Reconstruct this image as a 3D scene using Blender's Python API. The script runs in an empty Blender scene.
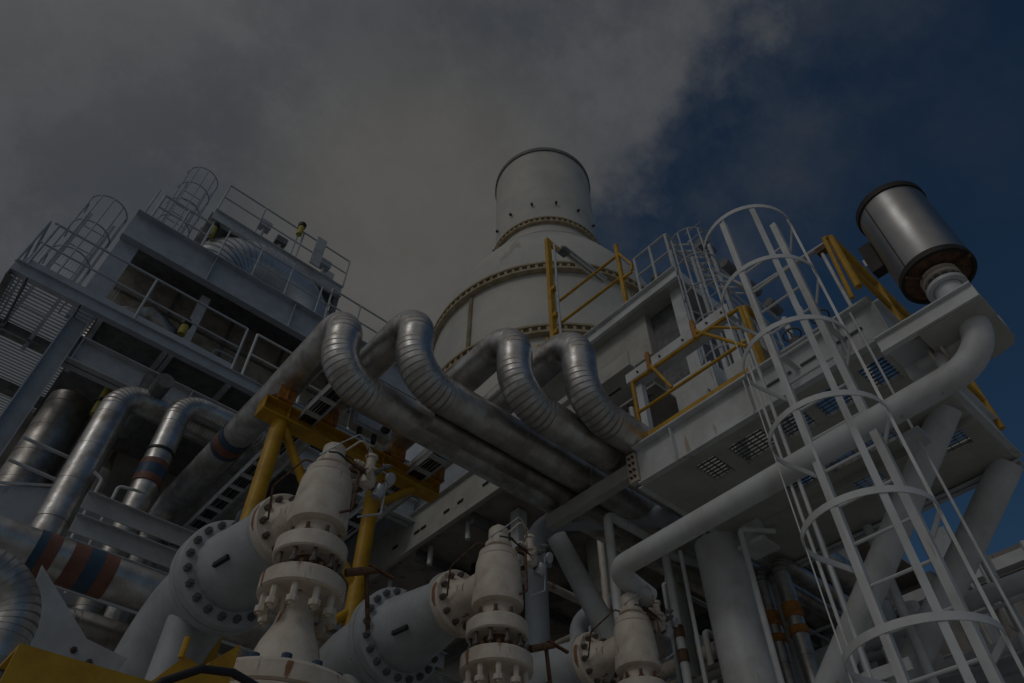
import bpy, math, random
from mathutils import Vector as V, Matrix
random.seed(4)
S = bpy.context.scene
COL = S.collection
PI = math.pi
R = math.radians

# ------------------------------------------------------------------ camera
FPX = 721.0
pit, hd = R(47.9), R(48.3)
CAM = V((0, 0, 1.6))
F0 = V((math.cos(hd), math.sin(hd), 0)); RT = V((math.sin(hd), -math.cos(hd), 0)); UZ = V((0, 0, 1))
FW = F0 * math.cos(pit) + UZ * math.sin(pit); UP = UZ * math.cos(pit) - F0 * math.sin(pit)
cd = bpy.data.cameras.new('camera'); cam = bpy.data.objects.new('camera', cd); COL.objects.link(cam)
cd.sensor_width = 36; cd.lens = 36 * FPX / 1024; cd.clip_start = .05; cd.clip_end = 20000
m = Matrix((RT, UP, -FW)).transposed().to_4x4(); m.translation = CAM; cam.matrix_world = m
S.camera = cam

# ------------------------------------------------------------------ materials
def mat(name, col, rough=.5, metal=0, col2=None, scale=6, lo=.42, hi=.62, bump=.0, bscale=30, spots=None, sscale=18, sthr=.68, streak=False, stretch=(1, 1, 1), coat=0):
    M = bpy.data.materials.new(name); M.use_nodes = True
    nt = M.node_tree; N = nt.nodes; L = nt.links
    b = N['Principled BSDF']; b.inputs['Roughness'].default_value = rough; b.inputs['Metallic'].default_value = metal
    if coat: b.inputs['Coat Weight'].default_value = coat
    tc = N.new('ShaderNodeTexCoord'); mp = N.new('ShaderNodeMapping'); L.new(tc.outputs['Object'], mp.inputs[0])
    mp.inputs['Scale'].default_value = stretch
    cur = None
    c = lambda x: (*x, 1)
    if col2:
        n = N.new('ShaderNodeTexNoise'); n.inputs['Scale'].default_value = scale; n.inputs['Detail'].default_value = 7; n.inputs['Roughness'].default_value = .65
        L.new(mp.outputs[0], n.inputs[0])
        r = N.new('ShaderNodeValToRGB'); r.color_ramp.elements[0].position = lo; r.color_ramp.elements[1].position = hi
        r.color_ramp.elements[0].color = c(col); r.color_ramp.elements[1].color = c(col2)
        L.new(n.outputs[0], r.inputs[0]); cur = r.outputs[0]
        mr = N.new('ShaderNodeMapRange'); L.new(n.outputs[0], mr.inputs[0]); mr.inputs[3].default_value = max(.05, rough - .12); mr.inputs[4].default_value = min(1, rough + .15)
        L.new(mr.outputs[0], b.inputs['Roughness'])
    if spots:
        n2 = N.new('ShaderNodeTexNoise'); n2.inputs['Scale'].default_value = sscale; n2.inputs['Detail'].default_value = 5
        m2 = N.new('ShaderNodeMapping'); L.new(tc.outputs['Object'], m2.inputs[0])
        m2.inputs['Scale'].default_value = (1, 1, .18) if streak else (1, 1, 1)
        m2.inputs['Location'].default_value = (3.1, 7.7, 1.3)
        L.new(m2.outputs[0], n2.inputs[0])
        r2 = N.new('ShaderNodeValToRGB'); r2.color_ramp.elements[0].position = sthr; r2.color_ramp.elements[1].position = sthr + .06
        L.new(n2.outputs[0], r2.inputs[0])
        mx = N.new('ShaderNodeMix'); mx.data_type = 'RGBA'; L.new(r2.outputs[0], mx.inputs['Factor'])
        if cur: L.new(cur, mx.inputs['A'])
        else: mx.inputs['A'].default_value = c(col)
        mx.inputs['B'].default_value = c(spots); cur = mx.outputs['Result']
    if cur: L.new(cur, b.inputs['Base Color'])
    else: b.inputs['Base Color'].default_value = c(col)
    if bump:
        n3 = N.new('ShaderNodeTexNoise'); n3.inputs['Scale'].default_value = bscale; n3.inputs['Detail'].default_value = 4
        L.new(mp.outputs[0], n3.inputs[0]); bp = N.new('ShaderNodeBump'); bp.inputs['Strength'].default_value = bump; bp.inputs['Distance'].default_value = .02
        L.new(n3.outputs[0], bp.inputs['Height']); L.new(bp.outputs[0], b.inputs['Normal'])
    return M
MW = mat('white_paint', (.70, .72, .74), .45, 0, (.56, .57, .56), 2.5, bump=.08, bscale=14, spots=(.46, .38, .29), sscale=8, sthr=.67, streak=True)
MG = mat('grey_paint', (.54, .57, .60), .5, 0, (.44, .46, .48), 4, bump=.05, spots=(.30, .24, .18), sscale=12, sthr=.74, streak=True)
MB_ = mat('blue_grey_paint', (.46, .51, .57), .5, 0, (.38, .42, .47), 3, bump=.05, spots=(.2, .17, .14), sscale=9, sthr=.75, streak=True)
MDG = mat('dark_grey_steel', (.20, .205, .21), .6, .0, (.13, .13, .135), 6, bump=.1)
MCR = mat('cream_valve_paint', (.74, .67, .58), .5, 0, (.58, .50, .41), 7, .42, .68, bump=.15, bscale=25, spots=(.28, .14, .07), sscale=16, sthr=.625, streak=True)
MVG = mat('vessel_grey_paint', (.50, .53, .56), .42, 0, (.42, .44, .46), 5, bump=.05, spots=(.25, .2, .15), sscale=14, sthr=.74, streak=True)
MCL = mat('aluminium_cladding', (.66, .66, .66), .38, .9, (.38, .35, .31), 4.5, .40, .66, bump=.32, bscale=6)
MCD = mat('weathered_cladding', (.55, .53, .50), .42, 1, (.24, .22, .20), 3.0, .35, .65, bump=.25, bscale=6)
MSE = mat('cladding_seam', (.26, .255, .25), .6, .3)
MHO = mat('pale_housing_sheet', (.62, .65, .70), .38, .55, (.50, .53, .57), 3)
MST = mat('stainless_sheet', (.44, .44, .44), .38, 1, (.32, .315, .31), 2.2, .35, .7, bump=.05, bscale=3)
MYE = mat('yellow_paint', (.62, .36, .02), .45, 0, (.46, .25, .015), 5, bump=.05, spots=(.22, .10, .03), sscale=15, sthr=.70)
MOR = mat('orange_primer', (.50, .22, .04), .6, 0, (.3, .12, .03), 12, bump=.1)
MRU = mat('rusty_steel', (.20, .11, .065), .8, .3, (.10, .06, .04), 20, bump=.3, bscale=50)
MBO = mat('bolt_steel', (.22, .20, .18), .55, .7, (.12, .09, .07), 25)
MBK = mat('black_rubber', (.02, .02, .022), .5)
MBD = mat('burnt_steel', (.045, .04, .037), .6, .3, (.03, .026, .023), 8, bump=.1)
MBR = mat('insulation_brown', (.50, .45, .37), .85, 0, (.32, .28, .23), 4, bump=.5, bscale=9)
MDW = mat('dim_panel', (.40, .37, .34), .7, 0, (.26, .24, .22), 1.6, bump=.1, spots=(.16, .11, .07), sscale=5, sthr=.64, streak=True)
MUN = mat('underside_paint', (.54, .54, .50), .6, 0, (.44, .43, .39), 2.2, bump=.05, spots=(.3, .27, .22), sscale=7, sthr=.70)
MCH = mat('chimney_paint', (.60, .59, .54), .5, 0, (.50, .50, .47), .5, bump=.06, bscale=1.2, spots=(.42, .40, .36), sscale=1.3, sthr=.66, streak=True)
MFL = mat('chimney_flange_steel', (.46, .40, .28), .7, 0, (.34, .27, .16), 2, bump=.2, bscale=3)
MBL = mat('blue_band', (.035, .075, .13), .5, 0, (.04, .09, .15), 9)
MRB = mat('red_brown_band', (.22, .10, .065), .55, 0, (.17, .075, .05), 9)
MYL = mat('lamp_yellow', (.55, .45, .08), .5, 0, (.4, .33, .06), 9)
MSV = mat('junction_box_grey', (.55, .58, .62), .4, .3, (.45, .47, .5), 10)
MLT = mat('diffuser_plastic', (.75, .74, .66), .3)
MGD = mat('deck_concrete', (.52, .51, .49), .85, 0, (.42, .42, .40), .8, bump=.2, bscale=8)

# ------------------------------------------------------------------ mesh builder
ORG = {}
def basis(d):
    d = V(d).normalized(); a = V((0, 0, 1)) if abs(d.z) < .95 else V((1, 0, 0))
    u = a.cross(d).normalized(); return u, d.cross(u).normalized(), d
class MBx:
    def __init__(s): s.v = []; s.f = []; s.sm = []; s.mi = {}; s.m2 = None
    def box(s, x0, x1, y0, y1, z0, z1):
        n = len(s.v); s.v += [V((x, y, z)) for z in (z0, z1) for y in (y0, y1) for x in (x0, x1)]
        for f in ((0, 2, 3, 1), (4, 5, 7, 6), (0, 1, 5, 4), (2, 6, 7, 3), (0, 4, 6, 2), (1, 3, 7, 5)): s.f.append([n + i for i in f]); s.sm.append(False)
        return s
    def bar(s, a, b, w, h, up=(0, 0, 1)):
        a, b = V(a), V(b); d = (b - a).normalized(); up = V(up)
        if abs(d.dot(up)) > .97: up = V((1, 0, 0))
        u = d.cross(up).normalized(); t = u.cross(d).normalized(); n = len(s.v)
        for p in (a, b):
            for (i, j) in ((-1, -1), (1, -1), (1, 1), (-1, 1)): s.v.append(p + u * (i * w / 2) + t * (j * h / 2))
        for f in ((3, 2, 1, 0), (4, 5, 6, 7), (0, 1, 5, 4), (1, 2, 6, 5), (2, 3, 7, 6), (3, 0, 4, 7)): s.f.append([n + i for i in f]); s.sm.append(False)
        return s
    def sweep(s, pts, rad, n=14, cap=True):
        pts = [V(p) for p in pts]; k = len(pts)
        if not hasattr(rad, '__len__'): rad = [rad] * k
        T = []
        for i in range(k):
            a = pts[max(i - 1, 0)]; b = pts[min(i + 1, k - 1)]; j = i
            if (b - a).length < 1e-6: b = pts[min(i + 2, k - 1)]
            T.append((b - a).normalized())
        u, w, _ = basis(T[0]); st = len(s.v)
        for i in range(k):
            if i: 
                q = T[i - 1].rotation_difference(T[i]); u = q @ u; w = q @ w
            for j in range(n):
                a = 2 * PI * j / n; s.v.append(pts[i] + (u * math.cos(a) + w * math.sin(a)) * rad[i])
        for i in range(k - 1):
            for j in range(n):
                a = st + i * n + j; b = st + i * n + (j + 1) % n; s.f.append([a, b, b + n, a + n]); s.sm.append(True)
        if cap:
            s.f.append([st + j for j in range(n)][::-1]); s.sm.append(False)
            s.f.append([st + (k - 1) * n + j for j in range(n)]); s.sm.append(False)
        return s
    def cyl(s, a, b, r, n=16, r2=None): return s.sweep([a, b], [r, r if r2 is None else r2], n)
    def lathe(s, o, d, prof, n=32):
        """prof: list of (along, radius)"""
        o = V(o); u, w, d = basis(d); st = len(s.v); k = len(prof)
        for (h, r) in prof:
            for j in range(n):
                a = 2 * PI * j / n; s.v.append(o + d * h + (u * math.cos(a) + w * math.sin(a)) * max(r, 1e-4))
        for i in range(k - 1):
            for j in range(n):
                a = st + i * n + j; b = st + i * n + (j + 1) % n; s.f.append([a, b, b + n, a + n]); s.sm.append(True)
        s.f.append([st + j for j in range(n)][::-1]); s.sm.append(False)
        s.f.append([st + (k - 1) * n + j for j in range(n)]); s.sm.append(False)
        return s
    def tube_ring(s, c, d, r0, r1, h, n=32):
        """hollow ring: inner r0, outer r1, from c along d by h"""
        c = V(c); u, w, d = basis(d); st = len(s.v)
        for (hh, r) in ((0, r0), (0, r1), (h, r1), (h, r0)):
            for j in range(n):
                a = 2 * PI * j / n; s.v.append(c + d * hh + (u * math.cos(a) + w * math.sin(a)) * r)
        for i in range(4):
            for j in range(n):
                a = st + i * n + j; b = st + i * n + (j + 1) % n; i2 = ((i + 1) % 4) * n + st
                s.f.append([a, b, i2 + (j + 1) % n, i2 + j]); s.sm.append(True)
        return s
    def poly(s, pts, thick):
        """flat polygon with thickness vector"""
        pts = [V(p) for p in pts]; t = V(thick); n = len(s.v); k = len(pts)
        s.v += pts + [p + t for p in pts]
        s.f.append([n + i for i in range(k)][::-1]); s.sm.append(False)
        s.f.append([n + k + i for i in range(k)]); s.sm.append(False)
        for i in range(k): s.f.append([n + i, n + (i + 1) % k, n + k + (i + 1) % k, n + k + i]); s.sm.append(False)
        return s
    def build(s, name, material, parent=None, origin=None, ang=32):
        o0 = V(origin) if origin is not None else (ORG[parent.name] if parent else V((0, 0, 0)))
        me = bpy.data.meshes.new(name); me.from_pydata([v - o0 for v in s.v], [], s.f); me.materials.append(material)
        me.polygons.foreach_set('use_smooth', s.sm)
        if s.m2:
            me.materials.append(s.m2)
            for i in s.mi: me.polygons[i].material_index = 1
        me.update()
        try: me.set_sharp_from_angle(angle=R(ang))
        except Exception: pass
        import bmesh
        bm = bmesh.new(); bm.from_mesh(me); bmesh.ops.recalc_face_normals(bm, faces=bm.faces); bm.to_mesh(me); bm.free()
        o = bpy.data.objects.new(name, me); COL.objects.link(o)
        if parent: o.parent = parent
        else: o.location = o0
        ORG[o.name] = o0
        return o
def B(): return MBx()
def tag(o, label, cat, group=None):
    o['label'] = label; o['category'] = cat
    if group: o['group'] = group
    return o
def thing(name, loc, label, cat, group=None):
    o = bpy.data.objects.new(name, None); COL.objects.link(o); o.location = V(loc); o.empty_display_size = .1
    ORG[o.name] = V(loc); return tag(o, label, cat, group)
def inst(src, parent, loc, rot=None):
    """another copy of a part, placed at world loc"""
    c = src.copy(); COL.objects.link(c); c.parent = parent; c.location = V(loc) - ORG[parent.name]
    if rot is not None: c.rotation_mode = 'QUATERNION'; c.rotation_quaternion = rot
    ORG[c.name] = ORG[parent.name]
    return c
def struct(name, mb, m):
    o = mb.build(name, m); o['kind'] = 'structure'; return o
def copy_tree(o, parent=None, off=None):
    c = o.copy(); COL.objects.link(c)
    if parent: c.parent = parent
    if off is not None: c.location = o.location + V(off)
    ORG[c.name] = ORG[o.name] + (V(off) if off is not None else V((0, 0, 0)))
    for ch in list(o.children): copy_tree(ch, c)
    return c

def fillet(pts, bend, step=R(9)):
    """polyline with rounded corners: returns points and flags (True inside a bend)"""
    pts = [V(p) for p in pts]; out = [(pts[0], False)]
    for i in range(1, len(pts) - 1):
        p, a, b = pts[i], (pts[i - 1] - pts[i]).normalized(), (pts[i + 1] - pts[i]).normalized()
        th = a.angle(b); bd = bend[i - 1] if hasattr(bend, '__len__') else bend
        if th > R(176): out.append((p, False)); continue
        t = bd / math.tan(th / 2); c = p + (a + b).normalized() * (bd / math.sin(th / 2))
        s = p + a * t; e = p + b * t; u = (s - c).normalized(); ax = u.cross((e - c).normalized()).normalized(); tot = PI - th
        k = max(2, int(tot / step))
        for j in range(k + 1): out.append((c + Matrix.Rotation(tot * j / k, 3, ax) @ u * bd, True))
    out.append((pts[-1], False)); return out
def pipe(mb, pts, r, bend=.2, n=16, cap=True):
    return mb.sweep([p for p, f in fillet(pts, bend)], r, n, cap)
def clad(mb, pts, r, bend=.38, n=28, straight=.95, gore=.052, lap=.0045):
    """insulation cladding: sheet-metal sleeves that lap over each other, short gores on the bends"""
    fl = fillet(pts, bend, R(3)); P = [p for p, f in fl]; FLG = [f for p, f in fl]
    s = [0]
    for i in range(1, len(P)): s.append(s[-1] + (P[i] - P[i - 1]).length)
    def at(d):
        d = min(max(d, 0), s[-1])
        for i in range(1, len(P)):
            if d <= s[i] + 1e-9:
                t = (d - s[i - 1]) / max(s[i] - s[i - 1], 1e-9); return P[i - 1].lerp(P[i], t), (FLG[i] and FLG[i - 1])
        return P[-1], False
    d = 0; st = []; rr = []; dark = []
    while d < s[-1] - 1e-3:
        inb = at(d + .02)[1]; stp = gore if inb else straight
        e = min(d + stp, s[-1])
        if not inb:
            x = d
            while x < e and not at(x + .02)[1]: x += .02
            e = max(d + .03, min(x, e))
        gp = .0013
        q = [d + gp, e - gp] if inb or e - d < .3 else [d + gp, (d + e) / 2, e - gp]
        for i, x in enumerate(q): st.append(at(x)[0]); rr.append(r + lap * (1 - i / (len(q) - 1)) + random.uniform(-.0012, .0012))
        dark.append(len(st) - 1)
        d = e
    f0 = len(mb.f); mb.sweep(st, rr, n, True); mb.m2 = MSE
    for k in dark[:-1]:
        for j in range(n): mb.mi[f0 + k * n + j] = 1
    return mb
def sleeve(mb, a, b, r, n=28): return mb.tube_ring(a, V(b) - V(a), r * .9, r, (V(b) - V(a)).length, n)

# bolt meshes shared
def hexbolt(mb, o, d, r, h):
    mb.lathe(o, d, [(0, r * 1.3), (h * .15, r * 1.3), (h * .16, r), (h * .75, r), (h * .76, r * .55), (h, r * .5)], 6); return mb

# ================================================================== GROUND
g = B(); g.v = [V((x, y, 0)) for x, y in ((-3000, -3000), (3000, -3000), (3000, 3000), (-3000, 3000))]; g.f = [[0, 1, 2, 3]]; g.sm = [False]
struct('ground', g, MGD)

# ================================================================== CHIMNEY
cx_, cy_ = 20 * math.cos(R(43.6)), 20 * math.sin(R(43.6))
ch = thing('exhaust_stack', (cx_, cy_, 0), 'huge round grey exhaust stack with narrower drum top and bolted ring flanges', 'chimney')
o = (cx_, cy_, 0)
B().lathe(o, (0, 0, 1), [(0, 4.77), (22.6, 4.77), (23.4, 4.70), (24.4, 4.42), (25.4, 4.02), (26.3, 3.58), (27.1, 3.12), (27.8, 2.70), (28.3, 2.46), (29.2, 2.40), (35.5, 2.47), (35.5, 2.3), (29, 2.3)], 96).build('stack_shell', MCH, ch, ang=40)
B().tube_ring((cx_, cy_, 35.45), (0, 0, 1), 2.3, 2.54, .26, 96).build('rim', MDG, ch)
def ringf(z, r, h, w, name, nb, ribs=True):
    q = B().tube_ring((cx_, cy_, z), (0, 0, 1), r - .02, r + w, h, 120)
    q.tube_ring((cx_, cy_, z + h), (0, 0, 1), r - .02, r + w * .45, .22, 120)
    q.tube_ring((cx_, cy_, z + h + .22), (0, 0, 1), r - .02, r + w, h, 120)
    for i in range(nb):
        a = 2 * PI * i / nb; c, s_ = math.cos(a), math.sin(a)
        q.bar((cx_ + c * (r), cy_ + s_ * (r), z + h + .11), (cx_ + c * (r + w * .85), cy_ + s_ * (r + w * .85), z + h + .11), .10, .23)
    return q.build(name, MFL, ch)
ringf(18.65, 4.77, .09, .22, 'flange_ring', 110)
ringf(22.0, 4.77, .09, .22, 'flange_ring', 110)
ringf(28.75, 2.42, .08, .17, 'flange_ring', 64)
B().tube_ring((cx_, cy_, 27.3), (0, 0, 1), 2.9, 3.02, .08, 96).build('weld_band', MCH, ch)
q = B()
for a in (R(188), R(225), R(262), R(300), R(150)):
    c, s_ = math.cos(a), math.sin(a)
    q = B()
    for k in range(26): q.bar((cx_ + c * 4.76, cy_ + s_ * 4.76, 19.3 + k * .105), (cx_ + c * 4.84, cy_ + s_ * 4.84, 19.3 + k * .105), .16, .05)
    q.bar((cx_ + c * 4.79, cy_ + s_ * 4.79, 19.2), (cx_ + c * 4.79, cy_ + s_ * 4.79, 22.0), .1, .06, (c, s_, 0)); q.build('vertical_seam', MFL, ch)
lug = None
for k in range(14):
    a = 2 * PI * k / 14 + .1; c, s_ = math.cos(a), math.sin(a); p = (cx_ + c * 2.46, cy_ + s_ * 2.46, 30.4)
    B().bar(p, (p[0] + c * .12, p[1] + s_ * .12, p[2]), .1, .1).build('lug', MBD, ch)

# ================================================================== S-BEND PIPES
PX = [(2.01, 4.88), (2.57, 4.38), (3.53, 3.92), (4.13, 3.55)]
lab = ['leftmost silver S-bend pipe, wrapped with blue and red bands low down',
       'silver S-bend pipe against the sky beside the stack, second from the left',
       'silver clad pipe with S-bend over the stack\'s lower flange, third from the left',
       'silver clad pipe with S-bend beside the yellow-railed platform, rightmost of the four']
SP = []
for i, (x, y) in enumerate(PX):
    t = thing('insulated_pipe', (x, y, 6.6), lab[i], 'pipe', 'clad pipes with S-bends')
    zt = (7.50, 7.53, 7.58, 7.66)[i]; bc = (.33, .42)
    if i < 2: pts = [(x, 9.6 + i, 5.2), (x, 9.6 + i, 7.42), (x, 6.4, 7.42), (x, y, zt), (x, y, 6.6), (13.5, y, 6.6)]; bd = [.5, .3, *bc]
    else: pts = [(x, 7.6, 7.42), (x, 6.4, 7.42), (x, y, zt), (x, y, 6.6), (13.5, y, 6.6)]; bd = [.3, *bc]
    clad(B(), pts, .188, bd).build('cladding', MCL, t, ang=25)
    SP.append(t)
t = SP[0]; x = 2.01
for (ya, yb, mm, nm) in ((7.66, 7.60, MBL, 'blue_band'), (7.59, 7.44, MRB, 'red_band'), (7.43, 7.33, MBL, 'blue_band')):
    sleeve(B(), (x, ya, 7.42), (x, yb, 7.42), .2).build(nm, mm, t)
# fifth, smaller and behind
t = thing('insulated_pipe', (2.35, 4.62, 6.5), 'thin dull clad pipe squeezed between the first and second S-bend pipes', 'pipe')
clad(B(), [(3.0, 4.63, 6.46), (13.5, 4.63, 6.46)], .10, .25, 20).build('cladding', MCD, t)

# yellow pipe support
t = thing('pipe_support_frame', (2.9, 6.13, 0), 'yellow steel portal frame carrying the silver pipes, with braces under its beam', 'pipe support')
q = B(); yb = 6.13
q.box(1.8, 4.2, yb - .1, yb + .1, 7.045, 7.065).box(1.8, 4.2, yb - .1, yb + .1, 6.86, 6.88).box(1.8, 4.2, yb - .008, yb + .008, 6.88, 7.045)
for xx in (1.81, 2.1, 3.35, 4.18): q.box(xx - .006, xx + .006, yb - .095, yb + .095, 6.88, 7.045)
q.build('cross_beam', MYE, t)
for xx in (2.06, 3.34): B().cyl((xx, yb, 0), (xx, yb, 6.86), .085, 20).build('leg', MYE, t)
B().cyl((2.1, yb, 6.84), (2.62, yb, 6.1), .05, 14).cyl((2.62, yb, 6.1), (3.3, yb, 5.4), .05, 14).build('brace', MYE, t)
B().cyl((3.38, yb, 6.4), (3.85, yb, 6.84), .05, 14).build('brace', MYE, t)
B().cyl((3.30, yb, 5.1), (2.8, yb, 4.6), .05, 14).build('brace', MYE, t)
for (x, y) in PX:
    q = B(); q.box(x - .09, x + .09, yb - .14, yb + .14, 7.07, 7.085).box(x - .008, x + .008, yb - .14, yb + .14, 7.085, 7.25).box(x - .1, x + .1, yb - .11, yb - .10, 7.085, 7.28).box(x - .1, x + .1, yb + .10, yb + .11, 7.085, 7.28)
    tag(q.build('pipe_shoe', MOR), f'rusty orange pipe shoe under the {["first", "second", "third", "fourth"][PX.index((x, y))]} silver pipe from the left on the yellow beam', 'pipe shoe', 'pipe shoes on the yellow beam')
# instrument box on beam
t = thing('junction_box', (3.05, 5.95, 7.3), 'pale grey instrument box with dark knob beside the yellow beam, under the silver pipe', 'junction box')
q = B().box(2.78, 3.3, 5.86, 5.98, 7.12, 7.44); q.build('enclosure', MSV, t)
B().box(2.81, 3.27, 5.835, 5.858, 7.15, 7.41).build('cover', MSV, t)
B().lathe((3.18, 5.83, 7.2), (0, -1, -.4), [(0, .05), (.05, .055), (.07, .03)], 12).build('knob', MBK, t)
for xx in (2.9, 3.1): B().cyl((xx, 5.9, 7.12), (xx, 5.9, 7.0), .03).build('cable_gland', MBK, t)

# cable tray between the pipes
def tray(x, z, y0, y1, w, label):
    t = thing('cable_tray', (x, y0, z), label, 'cable tray')
    q = B().box(x - w, x - w + .012, y0, y1, z, z + .1).box(x + w - .012, x + w, y0, y1, z, z + .1); q.build('side_rail', MG, t)
    r0 = B().box(x - w, x + w, y0, y0 + .07, z - .004, z + .012).build('rung', MG, t)
    for i in range(1, int((y1 - y0) / .3)): c = r0.copy(); COL.objects.link(c); c.parent = t; c.location = (0, i * .3, 0)
    for j in range(5):
        xx = x - w * .7 + j * w * .35; q = B(); q.sweep([(xx + random.uniform(-.008, .008), y0 + i * .5, z + .03) for i in range(int((y1 - y0) / .5) + 1)], .014, 6)
        q.build('cable', MBK, t)
tray(2.33, 7.0, 5.3, 10, .1, 'pale cable tray with black cables running between the first two silver pipes')
tray(3.85, 7.0, 5.6, 12, .12, 'pale cable tray running back beyond the right end of the yellow beam')

# ================================================================== RIGHT PLATFORM
pl = thing('service_platform', (6, 2.2, 5.97), 'white steel service platform above the cage ladder, with grated openings in its underside', 'platform')
XC = [4.90, 5.04, 5.40, 5.78, 6.14, 6.42, 6.70, 7.25]; YC = [.86, 1.02, 1.26, 1.45, 1.74, 1.84, 2.14, 2.24, 2.62, 2.76, 3.0, 3.53]
holes = {(1, 1), (1, 3), (1, 5), (1, 7), (1, 9), (3, 3), (3, 5), (3, 7), (5, 1), (5, 5)}
q = B(); gr = B()
for i in range(len(XC) - 1):
    for j in range(len(YC) - 1):
        a, b, c, d = XC[i], XC[i + 1], YC[j], YC[j + 1]
        if (i, j) in holes:
            if (i, j) == (1, 5): pass
            gr = B(); k = a + .02
            while k < b: gr.box(k - .002, k + .002, c, d, 6.0, 6.02); k += .05
            k = c + .03
            while k < d: gr.box(a, b, k - .002, k + .002, 6.002, 6.018); k += .08
            gr.build('grating', MDG, pl)
        else: q.box(a, b, c, d, 5.97, 6.02)
q.build('deck_plate', MUN, pl)
q = B().box(4.885, 4.90, .86, 3.53, 5.97, 6.42).box(4.80, 4.885, .86, 3.53, 6.40, 6.42).box(4.83, 4.885, .86, 3.53, 5.97, 5.985)
for y in (1.2, 2.15, 3.05): q.box(4.82, 4.885, y - .006, y + .006, 5.985, 6.40)
q.build('edge_channel', MW, pl)
q = B()
for (a, b, z) in ((1.02, 1.32, 6.2), (1.42, 1.62, 6.2), (1.72, 1.98, 6.2), (1.1, 1.35, 6.425), (1.5, 1.7, 6.425)): q.box(4.862, 4.885, a, b, z, z + .014)
q.build('slot_lip', MDG, pl)
B().box(4.9, 7.25, .845, .86, 5.97, 6.42).box(4.9, 7.25, .80, .845, 6.40, 6.42).box(4.9, 7.25, .80, .845, 5.97, 5.985).build('end_channel', MW, pl)
B().box(4.9, 7.25, 3.53, 3.545, 5.97, 6.42).box(4.9, 7.25, 3.545, 3.59, 5.97, 5.985).build('end_channel', MW, pl)
B().box(7.25, 7.265, .86, 3.53, 5.93, 6.42).box(7.2, 7.34, .84, 3.55, 5.93, 5.945).build('back_channel', MW, pl)
B().box(4.9, 4.905, 2.1, 3.5, 6.42, 6.57).build('toe_board', MYE, pl)
B().box(4.95, 7.2, .87, .875, 6.42, 6.57).build('toe_board', MYE, pl)
# inner structure under the deck
q = B().box(5.6, 5.62, .86, 3.53, 5.90, 5.97).box(6.3, 6.32, .86, 3.53, 5.90, 5.97).build('stiffener', MUN, pl)
B().box(6.1, 6.18, 1.25, 1.42, 5.80, 5.97).build('lug', MRU, pl)

def rail_set(name, label, posts, a, b, zb, h, m, r=.021, mid=True, extra=None, group=None, toe=None):
    """straight guard rail from a to b (xy), posts at fractions"""
    a, b = V((*a, zb)), V((*b, zb)); t = thing(name, a, label, 'guard rail', group)
    B().cyl(a + V((0, 0, h)), b + V((0, 0, h)), r, 10).build('top_rail', m, t)
    if mid: B().cyl(a + V((0, 0, h * .52)), b + V((0, 0, h * .52)), r * .85, 10).build('mid_rail', m, t)
    for f in posts:
        p = a.lerp(b, f); B().cyl(p, p + V((0, 0, h)), r * 1.05, 10).build('post', m, t)
    if toe:
        d = (b - a).normalized(); B().bar(a + V((0, 0, .075)), b + V((0, 0, .075)), .006, .15).build('toe_plate', toe, t)
    return t
t = rail_set('guard_rail', 'yellow guard rail with slanting stays on the white platform beside the rightmost silver pipe', (0, 1), (4.93, 3.47), (4.93, 1.98), 6.42, .97, MYE, .022)
B().cyl((4.93, 3.2, 7.5), (4.93, 2.98, 6.96), .02, 8).build('stay', MYE, t)
B().cyl((4.93, 2.55, 7.52), (4.93, 2.05, 6.85), .02, 8).build('stay', MYE, t)
B().cyl((4.93, 2.33, 7.38), (4.93, 2.02, 7.1), .016, 8).build('stay', MYE, t)
for yy in (3.2, 2.55): B().lathe((4.93, yy, 7.38), (0, 0, 1), [(0, .032), (.26, .032), (.30, .02)], 10).build('post_cap', MOR, t)
B().cyl((4.93, 3.54, 6.3), (4.93, 3.54, 7.05), .03, 10).build('post', MW, t)
B().sweep([p for p, f in fillet([(5.2, 2.05, 6.42), (5.2, 2.05, 7.72), (5.5, 2.05, 7.72), (5.5, 2.05, 6.42)], .1)], .035, 12).build('gate_hoop', MYE, t)
t = rail_set('guard_rail', 'yellow guard rail at the platform\'s right end, between the ladder cage and the silencer', (0, .3, .62, 1), (4.55, .82), (7.2, .82), 6.3, .72, MYE, .03)
pipe(B(), [(4.55, .82, 7.0), (4.5, .86, 7.02), (4.52, .9, 6.2)], .02, .03, 8).build('return_bend', MYE, t)
# bracket with silencer
br = thing('silencer_bracket', (4.6, .5, 5.6), 'white channel bracket with dark end plate carrying the silencer at the platform corner', 'bracket')
B().box(4.30, 4.32, .16, .86, 5.34, 5.49).box(4.32, 4.70, .16, .86, 5.478, 5.492).box(4.27, 4.30, .16, .86, 5.48, 5.49).box(4.27, 4.30, .16, .86, 5.34, 5.35).build('channel', MW, br)
B().poly([(4.30, .16, 5.325), (4.30, .60, 5.325), (4.80, .60, 5.325), (4.87, .52, 5.325), (4.90, .42, 5.325), (4.90, .30, 5.325), (4.87, .20, 5.325), (4.80, .16, 5.325)], (0, 0, .014)).build('bottom_plate', MUN, br)
B().box(4.70, 4.78, .16, .86, 5.36, 5.49).build('rear_channel', MW, br)
for (x, y) in ((4.36, .62), (4.66, .2), (4.55, .75)): hexbolt(B(), (x, y, 5.493), (0, 0, 1), .02, .05).build('anchor_bolt', MBO, br)
si = thing('silencer', (4.50, .305, 5.8), 'stainless steel drum silencer with dark burnt ends, high at the right', 'silencer')
zc = 5.90; ax = (4.5, .305, 0)
B().lathe(ax, (0, 0, 1), [(zc, .25), (zc + .02, .260), (zc + .85, .260), (zc + .86, .24)], 56).build('drum', MST, si, ang=40)
B().tube_ring((4.50, .305, zc + .85), (0, 0, 1), .21, .272, .06, 56).build('top_ring', MBD, si)
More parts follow.
